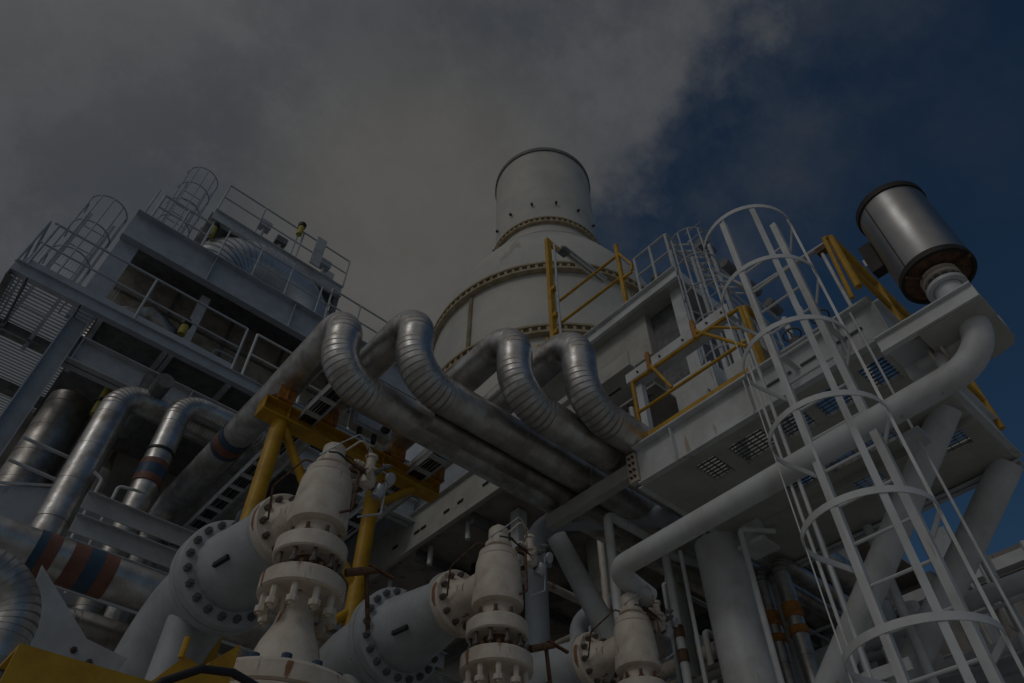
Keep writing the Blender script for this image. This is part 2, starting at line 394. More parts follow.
B().tube_ring((4.50, .305, zc - .025), (0, 0, 1), .235, .262, .05, 56).build('bottom_ring', MBD, si)
q = B().lathe(ax, (0, 0, 1), [(zc - .012, .25), (zc - .004, .25)], 48)
for a in (20, 140, 260):
    c, s_ = math.cos(R(a)), math.sin(R(a)); q.bar((4.50 + c * .12, .305 + s_ * .12, zc - .03), (4.50 + c * .255, .305 + s_ * .255, zc - .03), .012, .05)
q.build('bottom_plate', MRU, si)
B().bar((4.50 - .255 * math.cos(R(28)), .305 + .255 * math.sin(R(28)), zc + .02), (4.50 - .255 * math.cos(R(28)), .305 + .255 * math.sin(R(28)), zc + .83), .02, .012, (1, 0, 0)).build('seam', MBD, si)
q = B().tube_ring((4.50, .305, zc - .10), (0, 0, 1), .06, .135, .03, 32).tube_ring((4.50, .305, zc - .062), (0, 0, 1), .06, .135, .03, 32).cyl((4.50, .305, zc - .1), (4.50, .305, zc), .075, 20); fl = q.build('inlet_flange', MCR, si)
for k in range(12):
    a = 2 * PI * k / 12; p = (4.50 + .112 * math.cos(a), .305 + .112 * math.sin(a), zc - .12)
    if k == 0: b0 = hexbolt(B(), (0, 0, 0), (0, 0, 1), .012, .1); b0 = b0.build('bolt', MBO, None, origin=(0, 0, 0)); b0.parent = fl; b0.location = V(p) - ORG[si.name]; ORG[b0.name] = ORG[si.name]
    else: inst(b0, fl, p)
a = R(103); px, py = 4.50 - .305 * math.cos(a) , .305 + .305 * math.sin(a)
q = B().bar((px - .02, py + .02, zc + .40), (px - .02, py + .02, zc + .73), .10, .10).build('lifting_bracket', MBD, si)
B().bar((px - .02, py + .055, zc + .52), (px - .02, py + .055, zc + .60), .07, .06).build('name_plate', MSV, si)
# big white pipe
t = thing('vent_pipe', (4.5, 2, 5.05), 'big white pipe running under the platform edge and bending up to the silencer', 'pipe')
pipe(B(), [(5.0, 3.74, 4.9), (4.55, 3.74, 5.0), (4.5, .305, 5.05), (4.5, .305, 5.78)], .096, [.16, .30], 28).build('pipe_run', MW, t)
B().tube_ring((4.5, .305, 5.72), (0, 0, 1), .1, .14, .03, 28).build('flange', MW, t)
B().cyl((4.5, .60, 5.05), (4.62, .60, 5.42), .045, 16).cyl((4.6, .75, 5.33), (4.6, .38, 5.33), .05, 16).build('branch', MW, t)
q = B().tube_ring((4.6, .62, 5.33), (0, 1, 0), .04, .09, .02, 20).tube_ring((4.6, .54, 5.33), (0, 1, 0), .04, .09, .02, 20).cyl((4.6, .58, 5.33), (4.48, .58, 5.46), .014, 8).bar((4.48, .66, 5.46), (4.48, .48, 5.44), .02, .012); q.build('branch_valve', MCR, t)
# column and braces
t = thing('platform_column', (6.3, 3.55, 0), 'thick round white column under the left end of the platform', 'column')
B().cyl((6.3, 3.68, 0), (6.3, 3.68, 5.97), .255, 36).build('shaft', MW, t)
B().lathe((6.3, 3.68, 0), (0, 0, 1), [(0, .42), (.03, .42), (.04, .27), (.3, .26)], 36).build('base_collar', MW, t)
tag(B().cyl((6.1, .98, 6.0), (6.22, 3.5, 3.6), .125, 28).build('diagonal_brace', MW), 'thick white diagonal tube behind the ladder cage, the nearer of the two crossing braces', 'brace')
tag(B().cyl((7.25, .96, 5.97), (7.25, 3.6, 3.6), .14, 28).build('diagonal_brace', MW), 'thick white diagonal tube dropping from the platform\'s far right corner', 'brace')
tag(B().cyl((7.25, 3.6, 0), (7.25, 3.6, 5.95), .13, 24).build('platform_column', MW), 'slimmer white column behind the thick one, under the platform\'s back edge', 'column')
# support beam towards the pipes
t = thing('support_beam', (4.95, 4.2, 6.2), 'grey channel beam extending from the platform under the silver pipes', 'beam')
B().box(4.93, 4.945, 3.56, 4.95, 6.20, 6.37).box(4.945, 5.04, 3.56, 4.95, 6.355, 6.37).box(4.945, 5.04, 3.56, 4.95, 6.20, 6.212).build('channel', MUN, t)
q = B().box(4.86, 4.93, 3.55, 3.66, 6.05, 6.40)
q.build('splice_plate', MCR, t)
q = B()
for k in range(4):
    for j in range(2): hexbolt(q, (4.86, 3.575 + j * .05, 6.1 + k * .08), (-1, 0, 0), .013, .03)
q.build('splice_bolt', MRU, t)

# ladder with cage
ld = thing('cage_ladder', (4.5, 1.43, 0), 'tall white caged ladder rising in front of the platform, nearest the camera', 'ladder')
for y, zt in ((1.66, 8.15), (1.20, 7.6)): B().box(4.47, 4.53, y - .028, y + .028, 0, zt).build('stile', MW, ld)
r0 = None
for k in range(24):
    z = .35 + k * .3
    if r0 is None: r0 = B().cyl((4.5, 1.23, z), (4.5, 1.63, z), .0125, 8).build('rung', MW, ld); z0 = z
    else:
        c = r0.copy(); COL.objects.link(c); c.parent = ld; c.location = (0, 0, z - z0)
hc = V((4.14, 1.375, 0)); hr = .40
def hoop_pts(z):
    P = [(4.5, 1.70, z)]
    for j in range(25):
        a = R(70 + 220 * j / 24); P.append((hc.x + hr * math.cos(a), hc.y + hr * math.sin(a), z))
    P.append((4.5, 1.16, z)); return P
h0 = None
for k in range(6):
    z = 3.33 + k * .76
    if h0 is None:
        q = B(); P = hoop_pts(z)
        st = len(q.v)
        for i, p in enumerate(P):
            p = V(p); a = V(P[max(i - 1, 0)]); b = V(P[min(i + 1, len(P) - 1)]); d = (b - a).normalized(); nn = V((d.y, -d.x, 0))
            for (u, w) in ((-.004, -.023), (.004, -.023), (.004, .023), (-.004, .023)): q.v.append(p + nn * u + UZ * w)
        for i in range(len(P) - 1):
            for j in range(4): q.f.append([st + i * 4 + j, st + i * 4 + (j + 1) % 4, st + i * 4 + 4 + (j + 1) % 4, st + i * 4 + 4 + j]); q.sm.append(False)
        h0 = q.build('hoop', MW, ld)
    else: c = h0.copy(); COL.objects.link(c); c.parent = ld; c.location = (0, 0, .76 * k)
for az in (112, 180, 219, 282):
    a = R(az); r = hr - .009
    c, s_ = math.cos(a), math.sin(a); p = V((hc.x + r * c, hc.y + r * s_, 3.0))
    B().bar(p, p + V((0, 0, 4.16)), .046 if az == 219 else .03 if az != 180 else .018, .008 if az != 282 else .02, (c, s_, 0)).build('cage_strap', MW, ld)
for y in (1.66, 1.20): B().bar((4.53, y, 6.2), (4.88, y, 6.2), .05, .01).build('wall_tie', MW, ld)
# conduit on the ladder
t = thing('conduit', (4.62, 1.02, 0), 'thin white conduit with clamp running up beside the ladder\'s right stile', 'conduit')
pipe(B(), [(4.75, 1.02, 0), (4.75, 1.02, 6.3)], .010, .1, 8).build('tube', MW, t)
B().box(4.70, 4.84, .97, 1.13, 4.9, 4.98).build('clamp', MW, t)
t = thing('conduit', (4.7, 1.75, 0), 'pair of thin white conduits up the left side of the cage ladder', 'conduit')
B().cyl((4.55, 1.86, 0), (4.55, 1.86, 6.6), .016, 8).build('tube', MW, t)
B().cyl((4.55, 1.93, 0), (4.55, 1.93, 6.2), .013, 8).build('tube', MW, t)

# lamp pole arm on platform
t = thing('davit_arm', (5.2, 1.0, 6.4), 'dark horizontal arm on a thin post behind the ladder\'s top hoop', 'davit')
B().cyl((5.2, 1.95, 7.82), (5.2, .96, 7.75), .03, 12).build('arm', MG, t)
B().cyl((5.2, 1.08, 7.72), (5.2, 1.08, 6.4), .018, 10).build('post', MW, t)
B().box(5.16, 5.24, 1.0, 1.12, 7.66, 7.73).build('bracket', MRU, t)

# things on the platform
def sm_valve(x, y, z, label):
    t = thing('hand_valve', (x, y, z), label, 'valve')
    B().cyl((x, y, z), (x, y, z + .3), .018, 10).build('stem', MDG, t)
    B().lathe((x, y, z + .1), (0, 0, 1), [(0, .05), (.1, .06), (.13, .03)], 14).build('body', MDG, t)
    B().tube_ring((x, y, z + .29), (0, 0, 1), .075, .09, .015, 24).bar((x - .08, y, z + .3), (x + .08, y, z + .3), .012, .012).build('handwheel', MDG, t)
sm_valve(5.0, 1.62, 6.42, 'small dark handwheel valve on the platform edge behind the ladder')
sm_valve(5.0, 1.32, 6.42, 'small dark valve next to the curved white fitting on the platform edge')
t = thing('gooseneck_fitting', (5.1, 1.1, 6.42), 'curved white gooseneck fitting with black tips on the platform edge', 'pipe fitting')
B().sweep([(5.1, 1.05 + .12 * math.cos(a * PI / 10), 6.55 + .12 * math.sin(a * PI / 10)) for a in range(11)], .03, 14).build('bend', MW, t)
B().cyl((5.1, 1.17, 6.42), (5.1, 1.17, 6.56), .035).cyl((5.1, .93, 6.52), (5.1, .93, 6.56), .036).build('tip', MBK, t)
for (x0, x1, y0, y1, z1, lb) in ((5.5, 5.9, 2.75, 3.3, 7.6, 'tall white equipment cabinet standing behind the yellow rail, leftmost'), (5.5, 5.9, 2.28, 2.62, 7.35, 'shorter white cabinet with dark louvre behind the yellow rail')):
    t = thing('equipment_cabinet', (x0, y0, 6.05), lb, 'cabinet', 'cabinets on the platform')
    B().box(x0, x1, y0, y1, 6.05, z1).build('body', MW, t)
    B().box(x0 - .015, x0 - .001, y0 + .03, y1 - .03, 6.5, z1 - .04).build('door', MW, t)
    q = B()
    for k in range(6): q.box(x0 - .022, x0 - .016, y0 + .08, y1 - .08, 6.55 + k * .03, 6.565 + k * .03)
    q.build('louvre', MDG, t)
    B().box(x0 - .04, x0 - .016, y1 - .08, y1 - .06, 6.9, 7.0).build('handle', MBK, t)
t = thing('pipe_manifold', (6.5, 3.0, 6.1), 'tangle of small white pipes behind the yellow rail', 'pipework')
for k in range(6):
    y = 2.1 + k * .25; pipe(B(), [(6.1 + .1 * (k % 3), y, 6.05), (6.1 + .1 * (k % 3), y, 7.6 + .2 * (k % 2)), (6.9, y - .1, 7.6 + .2 * (k % 2)), (6.9, y - .1, 9)], .03 + .01 * (k % 2), .1, 12).build('pipe', MW if k % 2 else MG, t)
for k in range(7):
    y = 1.05 + k * .3; x = 5.6 + .25 * (k % 3); h = .45 + .35 * ((k * 7) % 4) / 3
    t = thing('instrument_stand', (x, y, 6.42), f'small white instrument stand on the platform, {["first", "second", "third", "fourth", "fifth", "sixth", "seventh"][k]} counted from the silencer end', 'instrument', 'instrument stands on the platform')
    B().cyl((x, y, 6.02), (x, y, 6.42 + h), .022, 10).build('post', MW, t)
    B().box(x - .05, x + .05, y - .07, y + .07, 6.42 + h, 6.56 + h).build('housing', (MSV, MW, MDG)[k % 3], t)
    pipe(B(), [(x - .06, y, 6.5 + h), (x - .18, y, 6.5 + h), (x - .18, y, 6.02)], .012, .05, 8).build('tube', MG, t)
# cable loop at the yellow corner
t = tag(pipe(B(), [(4.9, 3.62, 7.4), (4.9, 3.95, 7.4), (4.9, 4.0, 7.0), (4.9, 3.7, 6.95), (4.9, 3.62, 6.6)], .013, .1, 8).build('cable', MBK), 'black cable looping off the yellow corner post', 'cable')
tag(pipe(B(), [(4.92, 3.60, 7.05), (4.92, 3.78, 6.95), (4.92, 3.74, 6.7), (4.92, 3.58, 6.75)], .012, .06, 8).build('cable', MBK), 'second, lower black cable loop hanging by the yellow corner post', 'cable')

# upper walkway beam P2
t = thing('walkway_beam', (6, 3.4, 8.7), 'white channel beam of a higher walkway above the yellow rail', 'beam')
B().box(6.0, 6.015, 2.56, 4.32, 8.70, 8.87).box(6.015, 6.2, 2.56, 4.32, 8.70, 8.71).build('channel', MW, t)
B().box(6.20, 6.215, 2.56, 4.32, 8.70, 8.88).build('channel', MW, t)
for y in (2.7, 4.2): B().box(6.1, 6.2, y - .05, y + .05, 6.05, 8.66).build('post', MW, t)
for y in (2.66, 2.9, 3.3, 3.7, 4.1): hexbolt(B(), (6.0, y, 8.77), (-1, 0, 0), .015, .03).build('bolt', MBO, t)

# ================================================================== HIGH DECK P3 (in front of the chimney)
t = thing('high_platform', (9, 6, 12.75), 'white steel deck high in front of the stack, with a lower box housing below', 'platform')
B().box(8.0, 12, 4.15, 8.9, 12.78, 12.83).build('deck_plate', MUN, t)
B().box(7.98, 8.0, 4.15, 8.9, 12.74, 13.06).box(7.9, 7.98, 4.15, 8.9, 13.04, 13.06).box(7.92, 7.98, 4.15, 8.9, 12.74, 12.76).build('edge_channel', MW, t)
B().box(8.0, 12, 4.13, 4.15, 12.74, 13.06).build('edge_channel', MW, t)
B().box(8.2, 11, 5.2, 6.7, 11.6, 12.78).build('housing', MUN, t)
B().box(8.4, 9.6, 4.5, 5.2, 10.2, 12.78).build('duct', MDG, t)
for (x, y) in ((8.3, 4.4), (11.7, 4.4), (8.3, 8.6), (11.7, 8.6)): B().box(x - .12, x + .12, y - .12, y + .12, 0, 12.78).build('column', MW, t)
B().box(8.0, 8.15, 4.3, 8.8, 10.0, 10.3).build('lower_beam', MW, t)
t = thing('high_walkway', (7.4, 6.5, 11.3), 'second white deck edge just below the high deck, behind the S-bend pipes', 'platform')
B().box(7.4, 7.43, 5.2, 8.2, 10.75, 11.1).box(7.43, 9.4, 5.2, 8.2, 10.75, 10.78).build('edge_channel', MUN, t)
t = thing('access_frame', (8, 7.5, 13.05), 'tall yellow frame with sloping rails in front of the stack', 'guard rail')
B().box(7.93, 8.07, 7.49, 7.60, 13.06, 17.8).build('mast', MYE, t)
B().box(7.95, 8.6, 7.5, 7.59, 17.6, 17.78).build('mast_arm', MYE, t)
for z in (15.5, 14.5, 13.9): B().box(7.94, 8.06, 7.38, 7.49, z, z + .12).build('bracket', MYE, t)
for (z) in (14.15, 14.95): B().cyl((8, 7.32, z), (8, 5.43, z - .1), .036, 10).build('rail', MYE, t)
B().box(7.96, 8.04, 5.39, 5.47, 13.06, 15.25).build('post', MYE, t)
q = B(); q.bar((8, 5.40, 14.9), (8.0, 5.12, 14.2), .05, .05).bar((8, 5.12, 14.2), (8, 5.15, 14.0), .05, .05).bar((8, 5.15, 13.95), (8, 5.5, 14.0), .05, .05); q.build('gate_arm', MYE, t)
for yy in (8.05, 7.75): B().cyl((8, yy, 13.06), (8, yy, 14.0), .04, 10).build('side_post', MYE, t)
B().cyl((8, 8.3, 13.1), (8, 7.5, 14.05), .035, 10).build('side_rail', MYE, t)
B().cyl((7.92, 7.25, 13.0), (7.92, 7.25, 17.2), .03, 10).build('conduit', MG, t)
t = thing('tube_light', (8.27, 7.3, 17.3), 'long fluorescent tube light with grey ends leaning out from the yellow mast', 'lamp')
B().bar((8.27, 7.3, 17.4), (9.9, 7.3, 17.4), .22, .06).build('housing', MG, t)
B().cyl((8.5, 7.36, 17.33), (9.85, 7.36, 17.33), .03, 10).cyl((8.5, 7.25, 17.33), (9.85, 7.25, 17.33), .03, 10).build('tube', MLT, t)
B().box(8.2, 8.45, 7.2, 7.42, 17.25, 17.36).build('end_cap', MDG, t)
for k, (y0, y1) in enumerate(((5.1, 4.3),)):
    rail_set('guard_rail', 'white guard rail on the high deck right of the yellow post', (0, .5, 1), (8.02, 5.05), (8.02, 4.2), 13.06, 1.25, MG, .03)
rail_set('guard_rail', 'white guard rail running back along the right side of the high deck', (.25, .5, .75, 1), (8.02, 4.18), (12, 4.18), 13.06, 1.25, MG, .03)
# posts, small equipment
for i, (y, h, lb) in enumerate(((4.95, .9, 'grey bollard-like vent with cap on the high deck'), (4.6, .5, 'short dark pump on the high deck edge'))):
    t = thing('deck_vent', (8.6, y, 13.06), lb, 'vent')
    B().cyl((8.6, y, 12.9), (8.6, y, 13.06 + h), .11, 16).build('pipe', MG, t)
    B().lathe((8.6, y, 13.06 + h), (0, 0, 1), [(0, .14), (.12, .14), (.2, .06)], 16).build('cap', MDG, t)
# second ladder with dark floodlights, on the right of the high deck
t = thing('cage_ladder', (7.7, 3.3, 9), 'faint grey caged ladder behind the big one, left of its top hoop', 'ladder')
for y in (3.75, 3.35): B().box(7.97, 8.03, y - .03, y +   .03, 8.0, 13.0).build('stile', MG, t)
for k in range(17): B().cyl((8, 3.35, 9 + k * .3), (8, 3.75, 9 + k * .3), .014, 6).build('rung', MG, t)
for k in range(6):
    q = B(); P = [(8, 3.8, 8.9 + k * .8)] + [(7.65 + .37 * math.cos(R(70 + 220 * j / 16)), 3.55 + .37 * math.sin(R(70 + 220 * j / 16)), 8.9 + k * .8) for j in range(17)] + [(8, 3.3, 8.9 + k * .8)]
    q.sweep(P, .018, 6); q.build('hoop', MG, t)
for a in (120, 150, 180, 210, 240): B().cyl((7.65 + .37 * math.cos(R(a)), 3.55 + .37 * math.sin(R(a)), 8.9), (7.65 + .37 * math.cos(R(a)), 3.55 + .37 * math.sin(R(a)), 12.9), .016, 6).build('cage_strap', MG, t)
t = thing('cable_rack', (9, 4.1, 14.5), 'ladder-like rack with dark cylinders against the blue sky beyond the high deck', 'cable rack')
q = B()
q.bar((8.6, 4.0, 14.4), (12.2, 4.0, 14.4), .05, .08).bar((8.6, 4.5, 14.9), (12.2, 4.5, 14.9), .05, .08)
q.build('side_rail', MG, t)
for k in range(9): B().cyl((8.7 + k * .25, 4.0, 14.4), (8.7 + k * .25, 4.5, 14.9), .025, 6).build('rung', MG, t)
for k in range(4): B().cyl((9.0 + k * .85, 3.95, 14.75), (9.45 + k * .85, 3.95, 14.75), .12, 14).build('cylinder', MDG, t)

# ================================================================== LEFT BUILDING
xL, yF = -1.35, 9.85
t = thing('left_platform', (0, yF, 10.45), 'long pale blue-grey walkway deck on the left building, see-through grating at its far left', 'platform')
B().box(xL, 6.5, yF, yF + .02, 10.40, 10.60).box(xL, 6.5, yF - .05, yF, 10.585, 10.60).box(xL, 6.5, yF + .02, yF + .12, 10.40, 10.41).build('edge_channel', MB_, t)
B().box(xL, xL + .02, yF + .02, 14.2, 10.30, 10.60).box(xL, xL + .1, yF + .02, 14.2, 10.29, 10.30).build('side_beam', MDG, t)
for y in (11.15, 12.6, 14.1): B().box(xL + .02, 0, y - .09, y + .09, 10.30, 10.32).box(xL + .02, 0, y - .01, y + .01, 10.32, 10.52).build('cross_beam', MDG, t)
B().box(-.30, -.28, yF + .02, 14.2, 10.40, 10.56).box(xL + .25, xL + .27, yF + .02, 14.2, 10.40, 10.56).build('stringer', MDG, t)
q = B(); y = yF + .06
while y < 14.1: q.box(xL + .02, 0.0, y, y + .02, 10.52, 10.54); y += .085
q.build('grating', MG, t)
B().box(.0, 7.0, yF + .12, 13.4, 10.5, 10.56).build('deck_plate', MDG, t)
for x in (.02, 1.1, 1.2, 2.25, 3.4, 4.6): B().box(x, x + .08, yF + .12, 11.5, 10.38, 10.5).build('joist', MG, t)
RL = 'railings on the left building'
t = rail_set('guard_rail', 'long blue-grey guard rail at the walkway\'s left end, in front of the left ladder cage', (.02, .5, 1), (-1.28, yF), (2.2, yF), 10.6, 1.1, MB_, .022, group=RL, toe=MB_)
rail_set('guard_rail', 'pale guard rail section just left of the first silver pipe, over the dark bay', (0, .5, 1), (2.40, yF), (4.6, yF), 10.6, 1.1, MW, .024, group=RL)
rail_set('guard_rail', 'guard rail along the left side edge of the walkway, running back from the corner', (0, .33, .66, 1), (xL, yF + .02), (xL, 12.4), 10.6, 1.1, MB_, .022, group=RL)
t = thing('building_column', (-.17, 10.2, 0), 'wide blue-grey steel column at the left edge under the walkway', 'column')
B().box(-.31, -.07, 10.19, 10.21, 0, 10.38).box(-.33, -.31, 10.05, 10.35, 0, 10.38).box(-.07, -.05, 10.05, 10.35, 0, 10.38).build('shaft', MB_, t)
t = thing('cross_girder', (2, 10.2, 9.8), 'grey girder spanning right from the left column beneath the walkway', 'beam')
B().box(-.05, 6.5, 10.20, 10.22, 9.55, 10.05).box(-.05, 6.5, 10.08, 10.34, 10.03, 10.05).box(-.05, 6.5, 10.08, 10.34, 9.55, 9.57).build('web', MG, t)
for x in (.0, 1.8, 3.6): B().box(x, x + .015, 10.08, 10.2, 9.57, 10.03).build('stiffener', MG, t)
t = thing('building_column', (-.22, 10.4, 10.6), 'upper blue-grey column between the walkway and the big pale girder', 'column')
B().box(-.40, -.05, 10.38, 10.5, 10.56, 13.45).build('shaft', MB_, t)
t = thing('main_girder', (2, 10.4, 13), 'deep pale blue-grey girder across the left building above the walkway', 'beam')
B().box(-.42, 6.5, 10.36, 10.378, 12.70, 13.52).box(-.42, 6.5, 10.22, 10.36, 13.50, 13.52).box(-.42, 6.5, 10.22, 10.36, 12.70, 12.72).build('web', MB_, t)
q = B()
for x in (1.2, 3.0): q.box(x, x + .012, 10.24, 10.36, 12.72, 13.50)
q.build('stiffener', MB_, t)
B().box(-.3, 6.5, 10.4, 14.5, 13.40, 13.46).build('roof_plate', MDG, t)
t = thing('building_wall', (3, 12.6, 10.6), 'brownish recessed wall of the left building behind the guard rail', 'wall')
B().box(-.05, 6.5, 11.5, 11.6, 10.56, 13.4).build('panel', MBR, t)
q = B()
for z in (11.2, 11.9, 12.6): q.box(-.05, 6.5, 11.47, 11.5, z, z + .05)
for x in (1.0, 2.2, 3.4, 4.6): q.box(x, x + .06, 11.46, 11.5, 10.56, 13.4)
q.build('frame', MDG, t)
tag(B().box(1.32, 1.50, 10.6, 10.72, 10.56, 12.7).build('strut', MG), 'pale upright strut between girder and walkway, over the brown recess', 'strut')
tag(B().sweep([(.1, 11.3, 10.8), (.25, 11.1, 11.6), (.7, 11.0, 11.95), (1.1, 11.0, 11.75), (1.25, 11.2, 11.2)], .22, 18).build('flexible_duct', MCD), 'dull wrapped duct lying in the recess near the left column', 'duct')
def beacon(x, y, z, label, L=.32):
    t = thing('beacon_lamp', (x, y, z), label, 'lamp', 'yellow beacon lamps')
    B().cyl((x, y, z), (x, y, z + L), .07, 14).build('body', MYL, t)
    B().lathe((x, y, z + L), (0, 0, 1), [(0, .09), (.1, .1), (.16, .06)], 14).build('cap', MBK, t)
beacon(.92, 10.6, 14.35, 'yellow beacon lamp with black cap at the left end of the upper deck')
beacon(2.62, 10.6, 16.1, 'yellow beacon lamp with black cap standing against the sky by the upper rail')
beacon(1.22, 9.95, 10.9, 'yellow beacon lamp with black cap inside the dark recess bay', .22)
beacon(3.15, 9.98, 10.66, 'small black-capped lamp low in the bay by the first silver pipe', .1)
t = thing('mesh_panel', (-.6, 9.87, 10.7), 'fine mesh panel low on the walkway rail beside the left ladder cage', 'mesh')
for k in range(30): B().cyl((-1.25 + k * .045, 9.87, 10.62), (-1.25 + k * .045, 9.87, 11.15), .003, 4, .003).build('wire', MB_, t)
# upper deck
t = thing('upper_deck', (2.4, 10.8, 15.2), 'topmost deck of the left building with grey edge beams', 'platform')
B().box(.78, 4.05, 10.70, 10.72, 14.95, 15.35).box(.78, 4.05, 10.64, 10.70, 15.33, 15.35).box(.78, 4.05, 10.60, 10.72, 14.93, 14.95).build('edge_channel', MG, t)
B().box(.78, 4.05, 10.72, 12.2, 15.22, 15.27).build('deck_plate', MDG, t)
for x in (.8, 4.0): B().box(x - .06, x + .06, 10.72, 10.84, 13.46, 15.25).build('post', MDG, t)
B().box(.84, 4.0, 11.6, 11.62, 14.95, 15.22).build('joist', MG, t)
rail_set('guard_rail', 'long guard rail on the topmost deck against the grey sky', (0, .28, .56, .6, 1), (.80, 10.68), (4.05, 10.68), 15.35, 1.05, MG, .022, group=RL)
rail_set('guard_rail', 'guard rail on the far edge of the topmost deck', (0, .5, 1), (.80, 12.2), (4.05, 12.2), 15.35, 1.05, MG, .022, group=RL)
rail_set('guard_rail', 'short guard rail on top of the big girder between the two ladder cages', (0, .5, 1), (-.18, 10.3), (.85, 10.3), 13.52, .85, MG, .025, group=RL)
rail_set('guard_rail', 'low guard rail on the girder behind the first silver pipe, right end', (0, .5, 1), (3.7, 10.3), (5.2, 10.3), 13.52, 1.1, MG, .022, group=RL)
tag(B().box(3.05, 3.3, 10.5, 10.54, 15.3, 16.35).build('sign_panel', MG), 'upright pale panel fixed to the topmost rail', 'panel')
t = thing('deck_machinery', (3.0, 11.2, 15.3), 'low dark machinery on the topmost deck behind the rail', 'machinery')
B().box(2.2, 3.1, 10.9, 11.4, 15.27, 15.6).build('casing', MDG, t)
B().cyl((3.2, 11.1, 15.5), (3.8, 11.1, 15.5), .18, 16).build('motor', MDG, t)
tag(B().cyl((-.32, 10.4, 13.5), (-.32, 10.4, 14.55), .02, 8).build('antenna', MG), 'thin rod standing on the girder\'s left end', 'antenna')
for k, (x, y, z, h) in enumerate(((1.9, 10.95, 15.27, .75), (2.45, 11.3, 15.27, 1.0), (3.55, 10.95, 15.27, .7), (3.85, 11.4, 15.27, .95), (1.35, 11.5, 15.27, .8))):
    t = thing('deck_equipment', (x, y, z), f'grey equipment box on the topmost deck, {["between rail and machinery", "tall one behind the machinery", "short one at the right corner", "tall one at the right corner", "behind the left part of the rail"][k]}', 'equipment', 'equipment on the topmost deck')
    B().cyl((x, y, z), (x, y, z + h), .04, 12).build('post', MG, t)
    B().box(x - .14, x + .14, y - .1, y + .1, z + h, z + h + .22).build('housing', (MG, MDG, MSV)[k % 3], t)
t = thing('recess_pipework', (2, 11, 10.6), 'thin pipes and fittings in the brown recess behind the walkway rail', 'pipework')
for k in range(9):
    x = .4 + k * .55; pipe(B(), [(x, 11.2, 10.56), (x, 11.2, 11.5 + .22 * (k % 4)), (x + .45, 11.2, 11.5 + .22 * (k % 4)), (x + .45, 11.45, 11.5 + .22 * (k % 4))], .025 + .02 * (k % 3), .1, 10).build('pipe', (MG, MCD, MW)[k % 3], t)
# corrugated duct elbow
t = thing('corrugated_duct', (2.2, 11.3, 13.5), 'big silver corrugated duct hump under the topmost deck', 'duct')
clad(B(), [(1.35, 11.1, 13.5), (1.35, 11.1, 14.68), (3.5, 11.1, 14.68), (3.5, 11.1, 13.5)], .66, 1.0, 36, .3, .15, .014).build('cladding', MHO, t, ang=20)
t = rail_set('guard_rail', 'thin guard rail in front of the corrugated duct on the girder', (0, .3, .6, .9), (1.2, 10.28), (3.7, 10.28), 13.52, .95, MG, .018, group=RL)
# cages
def cage(cx, cy, z0, z1, label):
    t = thing('cage_ladder', (cx, cy, z0), label, 'ladder', 'ladders on the left building')
    for x in (cx - .22, cx + .22): B().box(x - .03, x + .03, cy + .34, cy + .36, z0 - 1.0, z1 + .1).build('stile', MB_, t)
    r0 = B().cyl((cx - .2, cy + .35, z0 - .8), (cx + .2, cy + .35, z0 - .8), .012, 6).build('rung', MB_, t)
    for k in range(1, int((z1 - z0 + 1) / .3)): c = r0.copy(); COL.objects.link(c); c.parent = t; c.location = (0, 0, k * .3)
    n = max(3, round((z1 - z0) / .75) + 1)
    for k in range(n):
        z = z0 + (z1 - z0) * k / (n - 1)
        P = [(cx - .33, cy + .33, z)] + [(cx + .35 * math.cos(R(160 + 220 * j / 18)), cy + .35 * math.sin(R(160 + 220 * j / 18)), z) for j in range(19)] + [(cx + .33, cy + .33, z)]
        B().sweep(P, .016, 6).build('hoop', MB_, t)
    for a in (170, 200, 235, 270, 305, 340, 370): B().cyl((cx + .35 * math.cos(R(a)), cy + .35 * math.sin(R(a)), z0), (cx + .35 * math.cos(R(a)), cy + .35 * math.sin(R(a)), z1), .016, 6).build('cage_strap', MB_, t)
cage(-.86, 10.75, 11.1, 13.6, 'caged ladder at the left end of the walkway, nearer the left edge')
cage(.26, 11.4, 14.2, 16.95, 'caged ladder rising to the left end of the topmost deck')

# ------------------------------------------------ below the walkway
t = thing('equipment_wall', (3, 13.2, 0), 'dim back wall of the process area below the left building', 'wall')
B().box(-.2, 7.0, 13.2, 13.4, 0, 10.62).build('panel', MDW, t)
q = B()
for z in range(2, 10): q.box(-.2, 7.0, 13.1, 13.2, z, z + .12)
q.build('girt', MDG, t)
t = thing('insulated_vessel', (.4, 11.2, 0), 'tall wrapped vessel just right of the left column', 'vessel')
clad(B(), [(.38, 11.3, 2), (.38, 11.3, 9.7)], .34, .3, 28, .5).build('cladding', MCD, t)
t = thing('tube_light', (.62, 10.8, 9.4), 'yellow tube-shaped lamp hanging beside the wrapped vessel', 'lamp')
B().cyl((.72, 10.7, 10.0), (.72, 10.7, 9.25), .07, 14).build('body', MYL, t)
B().tube_ring((.72, 10.7, 9.5), (0, 0, 1), .07, .09, .06, 14).build('clip', MBK, t)
for (z, lb) in ((7.75, 'upper of two pale horizontal bars in front of the wrapped vessel'), (7.38, 'lower of two pale horizontal bars in front of the wrapped vessel')):
    tag(B().cyl((.05, 9.7, z + .03), (.9, 9.7, z), .025, 8).build('cross_bar', MG), lb, 'bar')
t = thing('insulated_pipe', (.8, 9.2, 2), 'thick silver clad pipe at far left rising and bending right, left of its thinner neighbour', 'pipe')
clad(B(), [(.80, 9.1, 1), (.80, 9.1, 8.62), (2.5, 9.1, 8.62), (2.5, 13.3, 8.62)], .195, .30, 28, .55).build('cladding', MCL, t, ang=25)
t = thing('insulated_pipe', (1.5, 8.8, 2), 'silver clad upright pipe with blue and red bands bending right under the first S-bend pipe', 'pipe')
